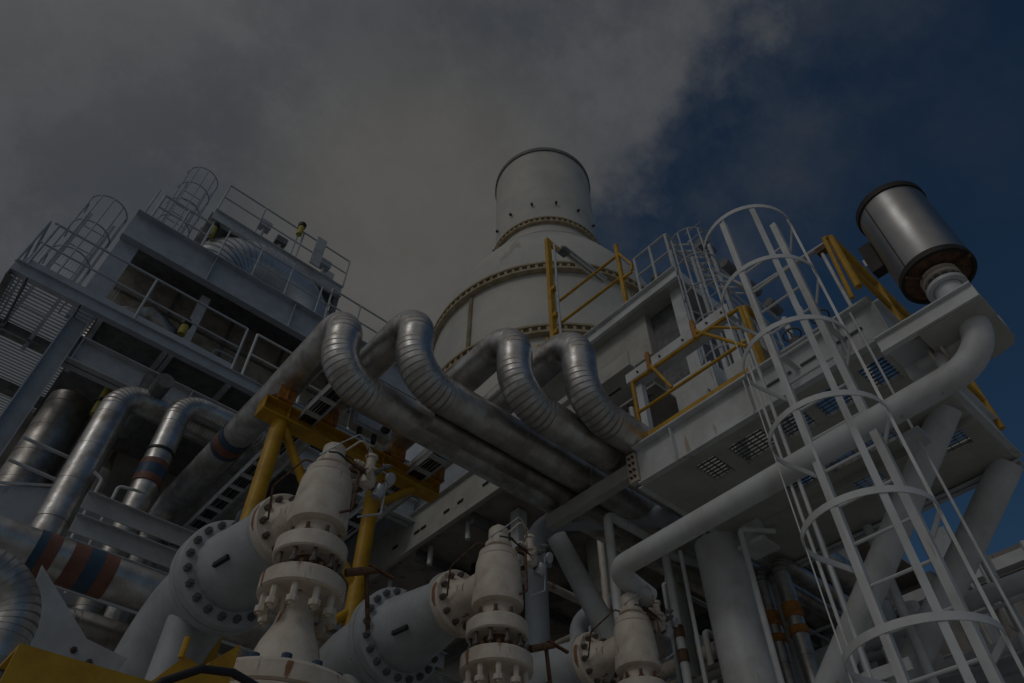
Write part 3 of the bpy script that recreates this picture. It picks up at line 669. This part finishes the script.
clad(B(), [(1.52, 8.75, 1), (1.52, 8.75, 8.66), (2.75, 8.75, 8.66), (2.75, 13.3, 8.66)], .165, .30, 28, .9).build('cladding', MCL, t, ang=25)
for (z, h, mm, nm) in ((7.70, .04, MBK, 'clamp_band'), (7.46, .08, MRB, 'red_band'), (7.30, .16, MBL, 'blue_band'), (7.20, .10, MRB, 'red_band')):
    sleeve(B(), (1.52, 8.75, z), (1.52, 8.75, z + h), .179).build(nm, mm, t)
t = thing('insulated_pipe', (.3, 6.46, 4.8), 'horizontal silver clad pipe at lower left with wide red and blue bands', 'pipe')
clad(B(), [(-.8, 6.6, 4.0), (-.2, 6.46, 4.8), (6.5, 6.46, 4.8)], .17, .6, 28, .9).build('cladding', MCL, t, ang=25)
for (a, b, mm, nm) in ((.53, .60, MBL, 'blue_band'), (.60, .70, MRB, 'red_band'), (.80, .93, MRB, 'red_band'), (.93, 1.05, MBL, 'blue_band'), (1.052, 1.17, MRB, 'red_band')):
    sleeve(B(), (a, 6.46, 4.8), (b, 6.46, 4.8), .1795).build(nm, mm, t)
t = thing('insulated_pipe', (1, 6.9, 4.6), 'dull clad pipe running just below and behind the banded horizontal one', 'pipe')
clad(B(), [(.9, 7.1, 3), (.9, 7.1, 4.62), (6.5, 7.1, 4.62)], .14, .3, 24).build('cladding', MCD, t)
t = thing('insulated_pipe', (.3, 5, 3), 'short silver elbow pipe with stepped seams at the very bottom left', 'pipe')
clad(B(), [(.50, 4.9, 0), (.50, 4.9, 3.84), (-1.5, 4.9, 3.74)], .14, .28, 28, .5, .04, .002).build('cladding', MCL, t, ang=25)
B().tube_ring((.53, 4.9, 3.30), (0, 0, 1), .15, .2, .05, 30).build('collar', MCD, t)
t = thing('gusset_plate', (.9, 6, 4), 'large flat blue-grey gusset plate below the banded pipe', 'plate')
B().poly([(.60, 5.9, 4.45), (1.10, 5.9, 4.05), (1.42, 5.9, 4.0), (1.30, 5.9, 3.4), (.7, 5.9, 3.2), (.66, 5.9, 3.9)], (0, .02, 0)).build('plate', MG, t)
for (x, z) in ((1.05, 3.95), (1.15, 3.75), (1.18, 3.9)): hexbolt(B(), (x, 5.9, z), (0, -1, 0), .02, .03).build('bolt', MBO, t)
# frames / ledges behind
t = thing('steel_ledge', (2.5, 8.3, 6), 'stack of grey channel beams behind the upright banded pipe', 'beam')
for k in range(4):
    z = 5.3 + k * .34
    B().box(.9, 6.0, 8.0 + .08 * k, 8.02 + .08 * k, z, z + .2).box(.9, 6.0, 7.94 + .08 * k, 8.0 + .08 * k, z + .19, z + .2).build('channel', MG, t)
t = thing('duct_box', (.3, 9.9, 7), 'blue-grey sheet metal box behind the pipes at the left edge', 'duct')
B().poly([(-.1, 9.6, 6.9), (1.0, 9.6, 7.35), (3.0, 9.6, 7.35), (3.0, 9.6, 6.2), (-.1, 9.6, 5.6)], (0, 1.2, 0)).build('shell', MB_, t)
B().poly([(-.1, 9.58, 6.95), (1.0, 9.58, 7.4), (1.0, 9.58, 7.36), (-.1, 9.58, 6.91)], (0, .02, 0)).build('trim', MG, t)
for i, x in enumerate((1.0, 1.2)):
    tag(pipe(B(), [(x, 8.5, 5.5), (x, 8.5, 6.9), (x - .12 if i == 0 else x + .3, 8.5, 6.95)], .02, .06, 8).build('hand_hold', MW), ['bent white hand-hold tube between the two upright clad pipes, left one', 'bent white hand-hold tube between the two upright clad pipes, right one'][i], 'hand hold')
tag(B().box(1.16, 1.26, 8.4, 8.41, 6.15, 6.28).build('warning_label', MYL), 'small yellow warning patch between the two upright pipes', 'label')
t = thing('process_pipework', (3, 11, 5), 'dark mass of valves and small lines behind the first two S-bend pipes', 'pipework')
for k in range(16):
    x = .9 + random.random() * 4.5; y = 10.2 + random.random() * 2.4; z = 5 + random.random() * 3.8; r = random.choice((.05, .08, .12, .16))
    dx = random.choice((0, 1)); L = 1 + random.random() * 1.5
    pts = [(x, y, z - 1.5), (x, y, z), (x + L, y, z)] if dx else [(x, y, z + 1.2), (x, y, z), (x, y - L * .7, z)]
    pipe(B(), pts, r, r * 1.6, 14).build('pipe', random.choice((MCD, MG, MDG, MBR)), t)

# ================================================================== CENTRE BACKGROUND DECK
t = thing('process_deck', (6.5, 10, 9), 'big grey deck girder with dark slots behind the yellow frame, its brown underside beyond', 'deck')
B().box(6.5, 6.53, 5.3, 13.2, 8.92, 9.75).box(6.42, 6.5, 5.3, 13.2, 8.90, 8.92).box(6.42, 6.5, 5.3, 13.2, 9.73, 9.75).build('edge_girder', MUN, t)
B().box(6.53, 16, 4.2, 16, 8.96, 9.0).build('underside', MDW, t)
q = B()
for x in (8, 9.5, 11, 12.5, 14): q.box(x, x + .1, 5.2, 16, 8.7, 8.96)
for y in (6.8, 8.4, 10): q.box(6.6, 16, y, y + .1, 8.75, 8.96)
q.build('joist', MDG, t)
q = B()
for y in (7.6, 7.9, 8.6, 9.0, 9.7, 9.9, 10.6): q.box(6.485, 6.499, y, y + .16, 9.25, 9.30)
q.build('slot', MBK, t)
B().box(6.6, 6.62, 6.6, 13.2, 9.9, 10.9).build('upper_wall', MB_, t)
for (x, y) in ((6.72, 8.7), (6.72, 9.8), (6.75, 11.1), (7.6, 7.6), (8.4, 8.4)): B().cyl((x, y, 8.6), (x, y, 8.96), .05, 12).build('hanger', MW, t)
t = thing('equipment_wall', (15, 8, 0), 'brown-grey rear wall with dark openings beneath the big deck girder', 'wall')
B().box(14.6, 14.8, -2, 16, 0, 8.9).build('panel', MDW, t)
B().box(14.5, 14.59, 8.6, 11.5, 3, 7.2).box(14.5, 14.59, 5.0, 6.6, 3, 6.2).build('opening', MBK, t)
q = B()
for y in (4, 6.8, 8.4, 11.8, 14): q.box(14.3, 14.59, y, y + .25, 0, 8.9)
q.build('pilaster', MDG, t)
tag(B().box(7.6, 8.4, 9.6, 9.7, 4.2, 8.9).build('dark_panel', MBD), 'dark upright panel behind the second cream valve', 'panel')
tag(B().cyl((9.0, 7.6, 0), (9.0, 7.6, 8.96), .3, 28).build('deck_column', MUN), 'tall round column under the brown underside, behind the second cream valve', 'column')
tag(B().box(7.05, 7.25, 7.75, 7.95, 7.6, 8.92).build('square_post', MW), 'short pale square post hanging under the deck girder, above the middle cream valve', 'post')
t = thing('process_pipework', (8, 7, 4), 'dim cluster of cream and grey lines behind the middle and right cream valves', 'pipework')
for k in range(26):
    x = 6.6 + random.random() * 4; y = 4.4 + random.random() * 4.2; z = 3.4 + random.random() * 3.4; rr = random.choice((.03, .05, .08, .12)); Lh = .6 + random.random() * 1.4; c = k % 3
    pts = ([(x, y, z - 2), (x, y, z), (x + Lh, y, z)], [(x, y, z - 1.5), (x, y, z), (x, y - Lh, z)], [(x - Lh, y, z), (x, y, z), (x, y, z + 1.2)])[c]
    pipe(B(), pts, rr, rr * 1.7, 12).build('pipe', random.choice((MCR, MG, MG, MUN, MBR)), t)
    if k % 2: B().lathe((x, y, z - .6), (0, 0, 1), [(0, rr * 1.1), (.01, rr * 2), (.05, rr * 2), (.06, rr * 1.1), (.08, rr * 2), (.12, rr * 2), (.13, rr)], 16).build('flange', MG, t)
t = thing('grey_pipe', (6, 5.3, 6.6), 'fat blue-grey pipe bending down behind the second cream valve', 'pipe')
pipe(B(), [(6.2, 4.1, 6.5), (5.05, 5.27, 6.5), (5.05, 5.27, 0)], .125, .36, 30).build('pipe_run', MB_, t)
tag(B().cyl((5.6, 5.45, 6.6), (5.6, 4.55, 4.65), .125, 26).build('diagonal_brace', MW), 'short pale diagonal tube under the fat blue-grey elbow', 'brace')
t = thing('drain_pipe', (5.5, 4.5, 5), 'thin white pipe with a square bend, left of the thick column', 'pipe')
pipe(B(), [(5.2, 4.28, 0), (5.2, 4.28, 6.16), (6.6, 4.28, 6.16)], .05, .09, 16).build('pipe_run', MW, t)
t = thing('drain_pipe', (6.1, 4.3, 5), 'thin white pipe with dark joints close left of the thick column', 'pipe')
pipe(B(), [(6.0, 4.18, 0), (6.0, 4.18, 5.95), (6.5, 4.1, 6.0)], .045, .08, 14).build('pipe_run', MW, t)
for z in (4.75, 5.0): B().tube_ring((6.0, 4.18, z), (0, 0, 1), .04, .055, .12, 14).build('joint', MRU, t)
tag(B().cyl((6.0, 3.98, 0), (6.0, 3.98, 5.9), .022, 10).build('conduit', MW), 'very thin white conduit touching the thick column\'s left side', 'conduit')
tag(pipe(B(), [(6.0, 3.22, 0), (6.0, 3.22, 5.80), (6.3, 3.0, 5.80)], .03, .05, 10).build('drain_pipe', MW), 'thin white pipe hugging the thick column\'s right side, bent at the top', 'pipe')
# banded brown pipes right of the column
for i, (x, y) in enumerate(((6.9, 3.62), (6.9, 3.36))):
    t = thing('insulated_pipe', (x, y, 3), ['dull clad pipe with orange bands right of the thick column, left of the pair', 'dull clad pipe with orange bands right of the thick column, right of the pair'][i], 'pipe', 'orange-banded pipe pair')
    clad(B(), [(x, y, 0), (x, y, 5.86), (x + 2.4, y, 5.86)], .085, .16, 20, .6, .05, .004).build('cladding', MCL, t)
    for z in (5.20, 5.02): B().tube_ring((x, y, z), (0, 0, 1), .07, .10, .15 if z > 5.1 else .08, 20).build('orange_band', MOR, t)
tag(B().box(6.25, 6.28, 2.2, 3.4, 4.12, 4.22).build('cross_beam', MW), 'short white channel beam below the orange-banded pipes', 'beam')
t = thing('pipe_clamp', (6.3, 3.2, 5.7), 'white hanger clamp above the orange-banded pipes', 'clamp')
B().box(6.2, 6.3, 3.1, 3.3, 5.68, 5.97).box(6.1, 6.4, 3.05, 3.35, 5.66, 5.70).build('bracket', MW, t)
for (x, y0, y1, z, rr, lb) in ((7.9, 1.0, 5.2, 5.2, .09, 'white pipe crossing behind the thick column, upper of three'), (7.9, 1.0, 5.2, 4.7, .06, 'white pipe crossing behind the thick column, middle of three'), (8.1, 1.0, 5.2, 4.2, .11, 'fat grey pipe crossing behind the thick column, lowest of three')):
    tag(B().cyl((x, y0, z), (x, y1, z), rr, 18).build('header_pipe', MW if rr < .1 else MG), lb, 'pipe')
for k in range(5):
    x = 6.6 + .5 * k; tag(B().cyl((x, 2.7 - .32 * k, 0), (x, 2.7 - .32 * k, 5.9), .035 + .012 * (k % 2), 14).build('riser_pipe', MW), f'slim white riser seen through the ladder cage, {["first", "second", "third", "fourth", "fifth"][k]} from the left', 'pipe', 'risers behind the ladder')
# small lines and clutter under the platform
t = thing('process_pipework', (8.5, 3, 3), 'cluster of brown and grey lines in the shade under the platform', 'pipework')
for k in range(70):
    x = 7.6 + random.random() * 2.6; y = -.2 + random.random() * 5; z = 3.0 + random.random() * 3.3; r = random.choice((.02, .03, .05, .09))
    L = .8 + random.random() * 2; c = random.randrange(3)
    pts = ([(x, y, z - 2.5), (x, y, z), (x + L, y, z)], [(x, y, z - 2), (x, y, z), (x, y + L, z)], [(x, y - L, z), (x, y, z), (x, y, z + 1)])[c]
    pipe(B(), pts, r, r * 1.6, 12).build('pipe', random.choice((MCD, MW, MW, MG, MG, MUN)), t)
tt = thing('process_pipework', (8.8, 1, 2), 'slim upright white and grey lines low behind the ladder cage at the right', 'pipework')
t = thing('equipment_skid', (11, 2.5, 0), 'dim framed equipment skid far behind the cage ladder', 'machinery')
B().box(10.2, 12.6, .4, 7.0, 0, 6.4).build('casing', MDW, t)
for y in (.4, 2.4, 4.4, 6.6): B().box(10.0, 10.2, y, y + .2, 0, 7.2).build('post', MG, t)
for z in (3.2, 4.8, 6.4): B().box(10.02, 10.18, .6, 6.6, z, z + .15).build('beam', MW, t)
for k in range(22):
    x = 7.8 + (k * 37 % 20) * .12; y = -.6 + (k * 53 % 31) * .12; zt = 3.6 + (k * 29 % 17) * .11; rr = (.014, .02, .032, .045)[k % 4]
    pts = [(x, y, 0), (x, y, zt), (x + .9, y, zt)] if k % 2 else [(x, y, 0), (x, y, zt), (x, y + .8, zt), (x, y + .8, zt + .6)]
    pipe(B(), pts, rr, rr * 2, 10).build('pipe', (MW, MG, MCL, MUN)[k % 4], tt)
# far right structure
t = thing('far_platform', (12, .2, 6), 'distant white platform with yellow stair rail at the right edge', 'platform')
B().box(11.5, 15, -.6, .35, 5.6, 5.9).build('deck', MUN, t)
for (x, y) in ((11.6, .25), (11.6, -.5), (14.8, .2)): B().cyl((x, y, 0), (x, y, 7.0), .09, 12).build('post', MW, t)
for z in (6.5, 7.0): B().cyl((11.6, -.5, z), (15, -.5, z), .03, 8).build('rail', MYE, t)
for z in (6.5, 7.0): B().cyl((11.6, -.5, z), (11.6, .25, z), .03, 8).build('rail', MW, t)
B().bar((11.6, -.6, 5.8), (11.6, -2.4, 3.8), .06, .25).build('stair_string', MW, t)

# ================================================================== SAFETY VALVES
vx, vy = 1.69, 3.75
CREAM = False
def make_valve():
    t = thing('safety_valve', (vx, vy, 3.3), 'x', 'valve')
    D = (0, 0, 1); o = (vx, vy, 0)
    B().lathe(o, D, [(4.17, .12), (4.18, .185), (4.21, .19), (4.52, .168), (4.55, .16), (4.56, .12)], 40).build('body', MCR, t)
    q = B().lathe(o, D, [(4.55, .13), (4.56, .155), (4.61, .15), (4.615, .088), (4.66, .085), (4.665, .105), (4.695, .105), (4.70, .080), (4.82, .078), (4.835, .066), (4.84, .03), (4.865, .028)], 32); q.build('cap', MCR, t)
    B().lathe(o, D, [(4.05, .13), (4.18, .13)], 32).build('neck', MCR, t)
    f1 = B().lathe(o, D, [(3.94, .21), (3.95, .22), (4.04, .22), (4.05, .21), (4.08, .14)], 48).build('upper_flange', MCR, t)
    f2 = B().lathe(o, D, [(3.70, .235), (3.71, .25), (3.80, .25), (3.81, .24), (3.83, .15)], 48).build('lower_flange', MCR, t)
    B().lathe(o, D, [(3.82, .10), (3.95, .10)], 28).build('spool', MRU, t)
    B().lathe(o, D, [(3.22, .215), (3.30, .20), (3.42, .165), (3.53, .115), (3.61, .10), (3.71, .105)], 40).build('inlet_neck', MCR, t)
    f3 = B().lathe(o, D, [(3.08, .41), (3.09, .425), (3.17, .425), (3.19, .41), (3.20, .25), (3.24, .21)], 56).build('base_flange', MCR, t)
    B().lathe(o, D, [(1.5, .28), (2.98, .28), (2.99, .425), (3.07, .425)], 48).build('nozzle', MCR, t)
    def ringb(f, rr, n, z0, z1, r, m=MBO, ph=0):
        b = B(); h = z1 - z0
        b.lathe((0, 0, 0), D, [(0, r * .6), (h * .1, r * .6), (h * .1, r), (h * .35, r), (h * .35, r * .6), (h * .96, r * .6), (h, r * .4)], 8)
        b0 = b.build('stud', m, None, origin=(0, 0, 0)); b0.parent = f; b0.location = V((vx + rr, vy, z0)) - ORG[t.name]; ORG[b0.name] = ORG[t.name]; ORG[f.name] = ORG[t.name]
        for k in range(n):
            a = 2 * PI * k / n + ph; p = V((vx + rr * math.cos(a), vy + rr * math.sin(a), z0))
            if k == 0: b0.location = p - ORG[t.name]
            else: inst(b0, f, p)
    ringb(f1, .185, 10, 3.84, 3.945, .022)
    ringb(f1, .155, 8, 4.05, 4.13, .022, MRU)
    ringb(f2, .20, 10, 3.57, 3.705, .036, MCR, .3)
    ringb(f2, .185, 10, 3.80, 3.86, .026, MRU, .3)
    ringb(f3, .315, 12, 3.17, 3.25, .048, MBL, .1)
    # outlet
    Y = (0, 1, 0); oz = (vx, vy, 4.40)
    B().lathe(oz, Y, [(.10, .13), (.30, .125), (.38, .16), (.42, .20)], 32).build('outlet_neck', MCR, t)
    f4 = B().lathe(oz, Y, [(.42, .245), (.43, .255), (.50, .255), (.505, .245)], 48).build('outlet_flange', MCR, t)
    b = B().lathe((0, 0, 0), (0, -1, 0), [(0, .026), (.008, .026), (.01, .021), (.035, .021), (.036, .011), (.05, .011)], 6).build('stud', MBO, None, origin=(0, 0, 0))
    b.parent = f4; ORG[b.name] = ORG[t.name]; ORG[f4.name] = ORG[t.name]
    for k in range(12):
        a = 2 * PI * k / 12 + .2; p = V((vx + .205 * math.cos(a), vy + .42, 4.40 + .205 * math.sin(a)))
        if k == 0: b.location = p - ORG[t.name]
        else: inst(b, f4, p)
    # pilot and tubing
    px, py, pz = vx + .24, vy - .10, 4.62
    p = B().lathe((px, py, pz - .06), D, [(0, .03), (.02, .055), (.08, .055), (.085, .04), (.12, .04), (.125, .06), (.15, .06), (.155, .035), (.24, .033), (.245, .045), (.265, .045), (.27, .02)], 16).build('pilot_valve', MG if CREAM else MCR, t)
    for k in range(9):
        a = k * 2.4; rr = .05 + .018 * (k % 3); z = pz - .05 + .035 * (k % 6)
        hexbolt(B(), (px + rr * math.cos(a), py + rr * math.sin(a), z), (math.cos(a), math.sin(a), .2 * (k % 2)), .018, .07).build('fitting', (MBO, MCR, MDG)[k % 3], t)
    B().box(px - .14, px - .05, py - .02, py + .02, pz + .02, pz + .06).build('mounting_arm', MRU, t)
    B().cyl((px + .08, py, pz - .10), (px + .10, py - .03, pz - .02), .04, 14).build('filter_bowl', MSV, t)
    B().lathe((px + .12, py - .08, pz + .03), (.3, -1, -.4), [(0, .04), (.02, .042), (.025, .03)], 18).build('gauge', MSV, t)
    def tb(pts, r=.008, m=MCR, b=.035): pipe(B(), pts, r, b, 8).build('tubing', m, t)
    tb([(vx + .05, vy - .05, 4.80), (vx + .14, vy - .12, 4.92), (px, py, 4.82)], .007)
    tb([(vx - .10, vy + .05, 4.68), (vx - .18, vy + .03, 4.66), (vx - .26, vy + .25, 4.52), (vx - .18, vy + .38, 4.36)], .007, MRU)
    tb([(vx + .10, vy - .08, 4.66), (vx + .13, vy - .17, 4.60), (vx + .12, vy - .19, 4.28), (vx + .04, vy - .20, 4.22)], .009, MRU)
    tb([(px, py, 4.86), (vx + .1, vy - .14, 4.93), (vx - .02, vy - .1, 4.80), (vx - .1, vy, 4.72)], .0055, MSV)
    tb([(px + .06, py, pz + .1), (px + .14, py - .02, pz + .14), (px + .13, py - .02, pz - .22), (px - .05, py - .05, pz - .34)], .007, MG)
    tb([(px - .04, py - .05, pz), (vx + .1, vy - .22, pz - .05), (vx - .06, vy - .2, pz + .02), (vx - .09, vy - .12, pz + .06)], .007, MBK)
    tb([(px - .04, py + .04, pz + .08), (px - .1, py + .1, pz + .2), (vx - .02, vy + .05, 4.86)], .006, MRU)
    q = B(); q.cyl((vx + .18, vy - .15, 3.88), (vx + .36, vy - .2, 3.95), .025, 10).bar((vx + .3, vy - .2, 3.96), (vx + .46, vy - .24, 3.91), .03, .012).cyl((vx + .3, vy - .18, 3.93), (vx + .42, vy - .1, 3.62), .015, 8); q.build('drain_lever', MRU, t)
    return t
v1 = make_valve()
VL = ['large cream safety valve with blue bolts at its base, leftmost of three',
      'middle cream safety valve, standing in front of the blue-grey upright pipe',
      'smallest-looking cream safety valve, right of the middle one and left of the thick column']
vs = [v1, copy_tree(v1, None, (1.51, 0, 0)), copy_tree(v1, None, (3.06, .02, .0))]
for k, v in enumerate(vs): tag(v, VL[k], 'valve', 'cream safety valves in a row')
# outlet piping
def make_outlet():
    t = thing('outlet_pipe', (vx, 5.05, 4.45), 'x', 'pipe')
    Y = (0, 1, 0); oz = (vx, 0, 4.42)
    B().lathe(oz, Y, [(4.262, .245), (4.27, .255), (4.30, .255), (4.305, .23), (4.34, .215), (4.44, .235), (4.80, .285), (4.88, .30), (4.98, .31)], 56).build('reducer', MVG, t)
    f = B().lathe(oz, Y, [(4.96, .32), (4.98, .40), (4.99, .41), (5.06, .41), (5.063, .40), (5.075, .40), (5.078, .41), (5.15, .41), (5.16, .40), (5.17, .33)], 64).build('flange_pair', MVG, t)
    ORG[f.name] = ORG[t.name]
    b = B().lathe((0, 0, 0), (0, -1, 0), [(-.24, .012), (-.2, .012), (-.2, .03), (-.17, .03), (-.17, .015), (0, .015), (0, .03), (.035, .03), (.036, .015), (.06, .014)], 6).build('bolt', MDG, None, origin=(0, 0, 0))
    b.parent = f; ORG[b.name] = ORG[t.name]
    for k in range(20):
        a = 2 * PI * k / 20; p = V((vx + .358 * math.cos(a), 4.975, 4.42 + .358 * math.sin(a)))
        if k == 0: b.location = p - ORG[t.name]
        else: inst(b, f, p)
    pipe(B(), [(vx, 5.15, 4.42), (vx, 6.3, 4.42), (vx, 6.3, .5)], .32, .8, 40).build('elbow', MVG, t)
    B().cyl((vx - .08, 5.45, 1), (vx - .08, 5.45, 4.2), .135, 28).build('trunnion', MG, t)
    B().bar((vx - .235, 4.74, 4.27), (vx - .215, 4.57, 4.27), .03, .03).build('mark', MBK, t)
    return t
p1 = make_outlet()
ps = [p1, copy_tree(p1, None, (1.51, 0, 0)), copy_tree(p1, None, (3.06, .02, .0))]
OL = ['large grey outlet elbow with many-bolted flange at the left of the nearest cream valve', 'grey outlet elbow with many-bolted flange between the nearest and the middle cream valves', 'grey outlet reducer mostly hidden between the middle and the right cream valves']
for k, v in enumerate(ps): tag(v, OL[k], 'pipe', 'grey outlet elbows behind the valves')
# bottom-left yellow steel and hose
t = thing('yellow_beam', (.5, 3, 2.6), 'yellow steel beam crossing the bottom left corner with an upright stub', 'beam')
B().box(.36, 3.0, 2.98, 3.0, 2.3, 2.76).box(.36, 3.0, 3.0, 3.2, 2.745, 2.76).build('web', MYE, t)
B().poly([(.82, 3.3, 2.75), (1.02, 3.3, 3.02), (1.35, 3.3, 2.95), (1.5, 3.3, 2.6), (.8, 3.3, 2.6)], (0, .015, 0)).build('gusset', MYE, t)
B().poly([(1.14, 3.35, 2.8), (1.15, 3.35, 3.05), (1.27, 3.35, 3.17), (1.26, 3.35, 2.8)], (0, .05, 0)).build('upright', MYE, t)
B().cyl((1.0, 3.28, 3.0), (1.0, 3.28, 3.09), .015, 8).build('pin', MYE, t)
B().box(.36, 3.0, 3.3, 3.32, 2.3, 2.72).build('rear_web', MYE, t)
tag(B().sweep([(.62, 2.8, 2.35), (.72, 2.8, 2.56), (.82, 2.8, 2.70), (.94, 2.8, 2.78), (1.06, 2.8, 2.80), (1.2, 2.8, 2.77), (1.4, 2.8, 2.66), (1.7, 2.8, 2.4)], .016, 12).build('hose', MBK), 'black hose arching across the yellow steel at the bottom edge', 'hose')
# valve support skid (carries the three valves)
t = thing('valve_skid', (3, 3.75, 0), 'grey steel skid frame under the cream valves', 'frame')
B().box(.9, 5.6, 3.4, 3.5, 1.3, 1.5).box(.9, 5.6, 4.0, 4.1, 1.3, 1.5).build('beam', MG, t)
for x in (1.0, 3.2, 5.4): B().box(x, x + .1, 3.4, 3.5, 0, 1.3).build('leg', MG, t); B().box(x, x + .1, 4.0, 4.1, 0, 1.3).build('leg', MG, t)

# ================================================================== SKY + LIGHT
def ray(px, py): return (FW * FPX + RT * (px - 512) + UP * (341.5 - py)).normalized()
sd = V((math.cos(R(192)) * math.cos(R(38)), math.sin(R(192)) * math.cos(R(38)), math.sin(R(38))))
el = math.asin(sd.z); az = math.atan2(sd.y, sd.x)
W = bpy.data.worlds.new('World'); S.world = W; W.use_nodes = True
nt = W.node_tree; N = nt.nodes; L = nt.links; N.clear()
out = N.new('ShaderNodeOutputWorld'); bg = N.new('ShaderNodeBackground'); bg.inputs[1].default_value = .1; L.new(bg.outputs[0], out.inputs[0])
sky = N.new('ShaderNodeTexSky'); sky.sky_type = 'NISHITA'; sky.sun_disc = False; sky.sun_elevation = el; sky.sun_rotation = PI / 2 - az
sky.air_density = 1.0; sky.dust_density = .6; sky.ozone_density = 2.5
tc = N.new('ShaderNodeTexCoord'); nv = N.new('ShaderNodeVectorMath'); nv.operation = 'NORMALIZE'; L.new(tc.outputs['Generated'], nv.inputs[0])
n1 = (ray(815, -60).cross(ray(650, 225))).normalized()
if n1.dot(ray(100, 100)) < 0: n1 = -n1
dt = N.new('ShaderNodeVectorMath'); dt.operation = 'DOT_PRODUCT'; L.new(nv.outputs[0], dt.inputs[0]); dt.inputs[1].default_value = n1
def noise(scale, detail=8, rough=.55, loc=(0, 0, 0)):
    mp = N.new('ShaderNodeMapping'); mp.inputs['Location'].default_value = loc; L.new(nv.outputs[0], mp.inputs[0])
    n = N.new('ShaderNodeTexNoise'); n.inputs['Scale'].default_value = scale; n.inputs['Detail'].default_value = detail; n.inputs['Roughness'].default_value = rough
    L.new(mp.outputs[0], n.inputs[0]); return n.outputs[0]
def math_(op, a, b=None, c=None):
    n = N.new('ShaderNodeMath'); n.operation = op
    for i, x in enumerate((a, b, c)):
        if x is None: continue
        if isinstance(x, (int, float)): n.inputs[i].default_value = x
        else: L.new(x, n.inputs[i])
    return n.outputs[0]
def mr(x, a, b, c, d, sm=True):
    n = N.new('ShaderNodeMapRange'); n.interpolation_type = 'SMOOTHSTEP' if sm else 'LINEAR'; L.new(x, n.inputs[0])
    for i, v in enumerate((a, b, c, d)): n.inputs[i + 1].default_value = v
    return n.outputs[0]
edge = math_('ADD', dt.outputs['Value'], math_('MULTIPLY_ADD', noise(3.2, 10, .62), .62, -.31))
mask = mr(edge, -.04, .10, 0, 1)
wisp = math_('MULTIPLY', mr(noise(2.4, 9, .62, (4, 2, 1)), .44, .72, 0, .55), mr(dt.outputs['Value'], -.45, 0, 0, 1))
mask = math_('MAXIMUM', mask, wisp)
shade = math_('ADD', math_('MULTIPLY', mr(noise(2.6, 10, .62, (1.7, 5, 2)), .42, .58, 0, 1), .55), math_('MULTIPLY', mr(noise(6.0, 10, .68, (3.7, 1, 2)), .42, .58, 0, 1), .45))
cc = N.new('ShaderNodeMix'); cc.data_type = 'RGBA'; L.new(shade, cc.inputs['Factor'])
cc.inputs['A'].default_value = (4.3, 4.7, 5.35, 1); cc.inputs['B'].default_value = (6.7, 7.05, 7.7, 1)
glare_dot = N.new('ShaderNodeVectorMath'); glare_dot.operation = 'DOT_PRODUCT'; L.new(nv.outputs[0], glare_dot.inputs[0]); glare_dot.inputs[1].default_value = ray(430, 240)
gl = mr(glare_dot.outputs['Value'], .955, 1.0, 0, .6)  # warm glare painted into the cloud colour; the sun itself stands elsewhere
c2 = N.new('ShaderNodeMix'); c2.data_type = 'RGBA'; L.new(gl, c2.inputs['Factor']); L.new(cc.outputs['Result'], c2.inputs['A']); c2.inputs['B'].default_value = (9.4, 8.8, 7.6, 1)
sg = N.new('ShaderNodeMix'); sg.data_type = 'RGBA'; sg.blend_type = 'MULTIPLY'; sg.inputs['Factor'].default_value = 1; L.new(sky.outputs[0], sg.inputs['A']); sg.inputs['B'].default_value = (1.0, 1.45, 1.65, 1)
fin = N.new('ShaderNodeMix'); fin.data_type = 'RGBA'; L.new(mask, fin.inputs['Factor']); L.new(sg.outputs['Result'], fin.inputs['A']); L.new(c2.outputs['Result'], fin.inputs['B'])
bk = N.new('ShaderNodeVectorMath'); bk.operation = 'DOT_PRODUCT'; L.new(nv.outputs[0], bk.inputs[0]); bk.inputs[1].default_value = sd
bright = mr(bk.outputs['Value'], .35, .98, 0, 1)  # unseen sky behind the camera, brightened around the sun to lift the shadows
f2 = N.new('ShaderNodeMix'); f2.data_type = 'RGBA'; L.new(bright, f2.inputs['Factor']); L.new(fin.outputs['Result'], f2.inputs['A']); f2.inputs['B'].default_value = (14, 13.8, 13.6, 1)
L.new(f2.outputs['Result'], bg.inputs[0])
sl = bpy.data.lights.new('sun', 'SUN'); sl.energy = 1.5; sl.angle = R(14); sl.color = (1, .96, .91)
so = bpy.data.objects.new('sun', sl); COL.objects.link(so); so.rotation_mode = 'QUATERNION'; so.rotation_quaternion = sd.to_track_quat('Z', 'Y')
S.view_settings.view_transform = 'Standard'; S.view_settings.look = 'None'; S.view_settings.gamma = 1; S.view_settings.use_curve_mapping = False
S.view_settings.exposure = -3.25
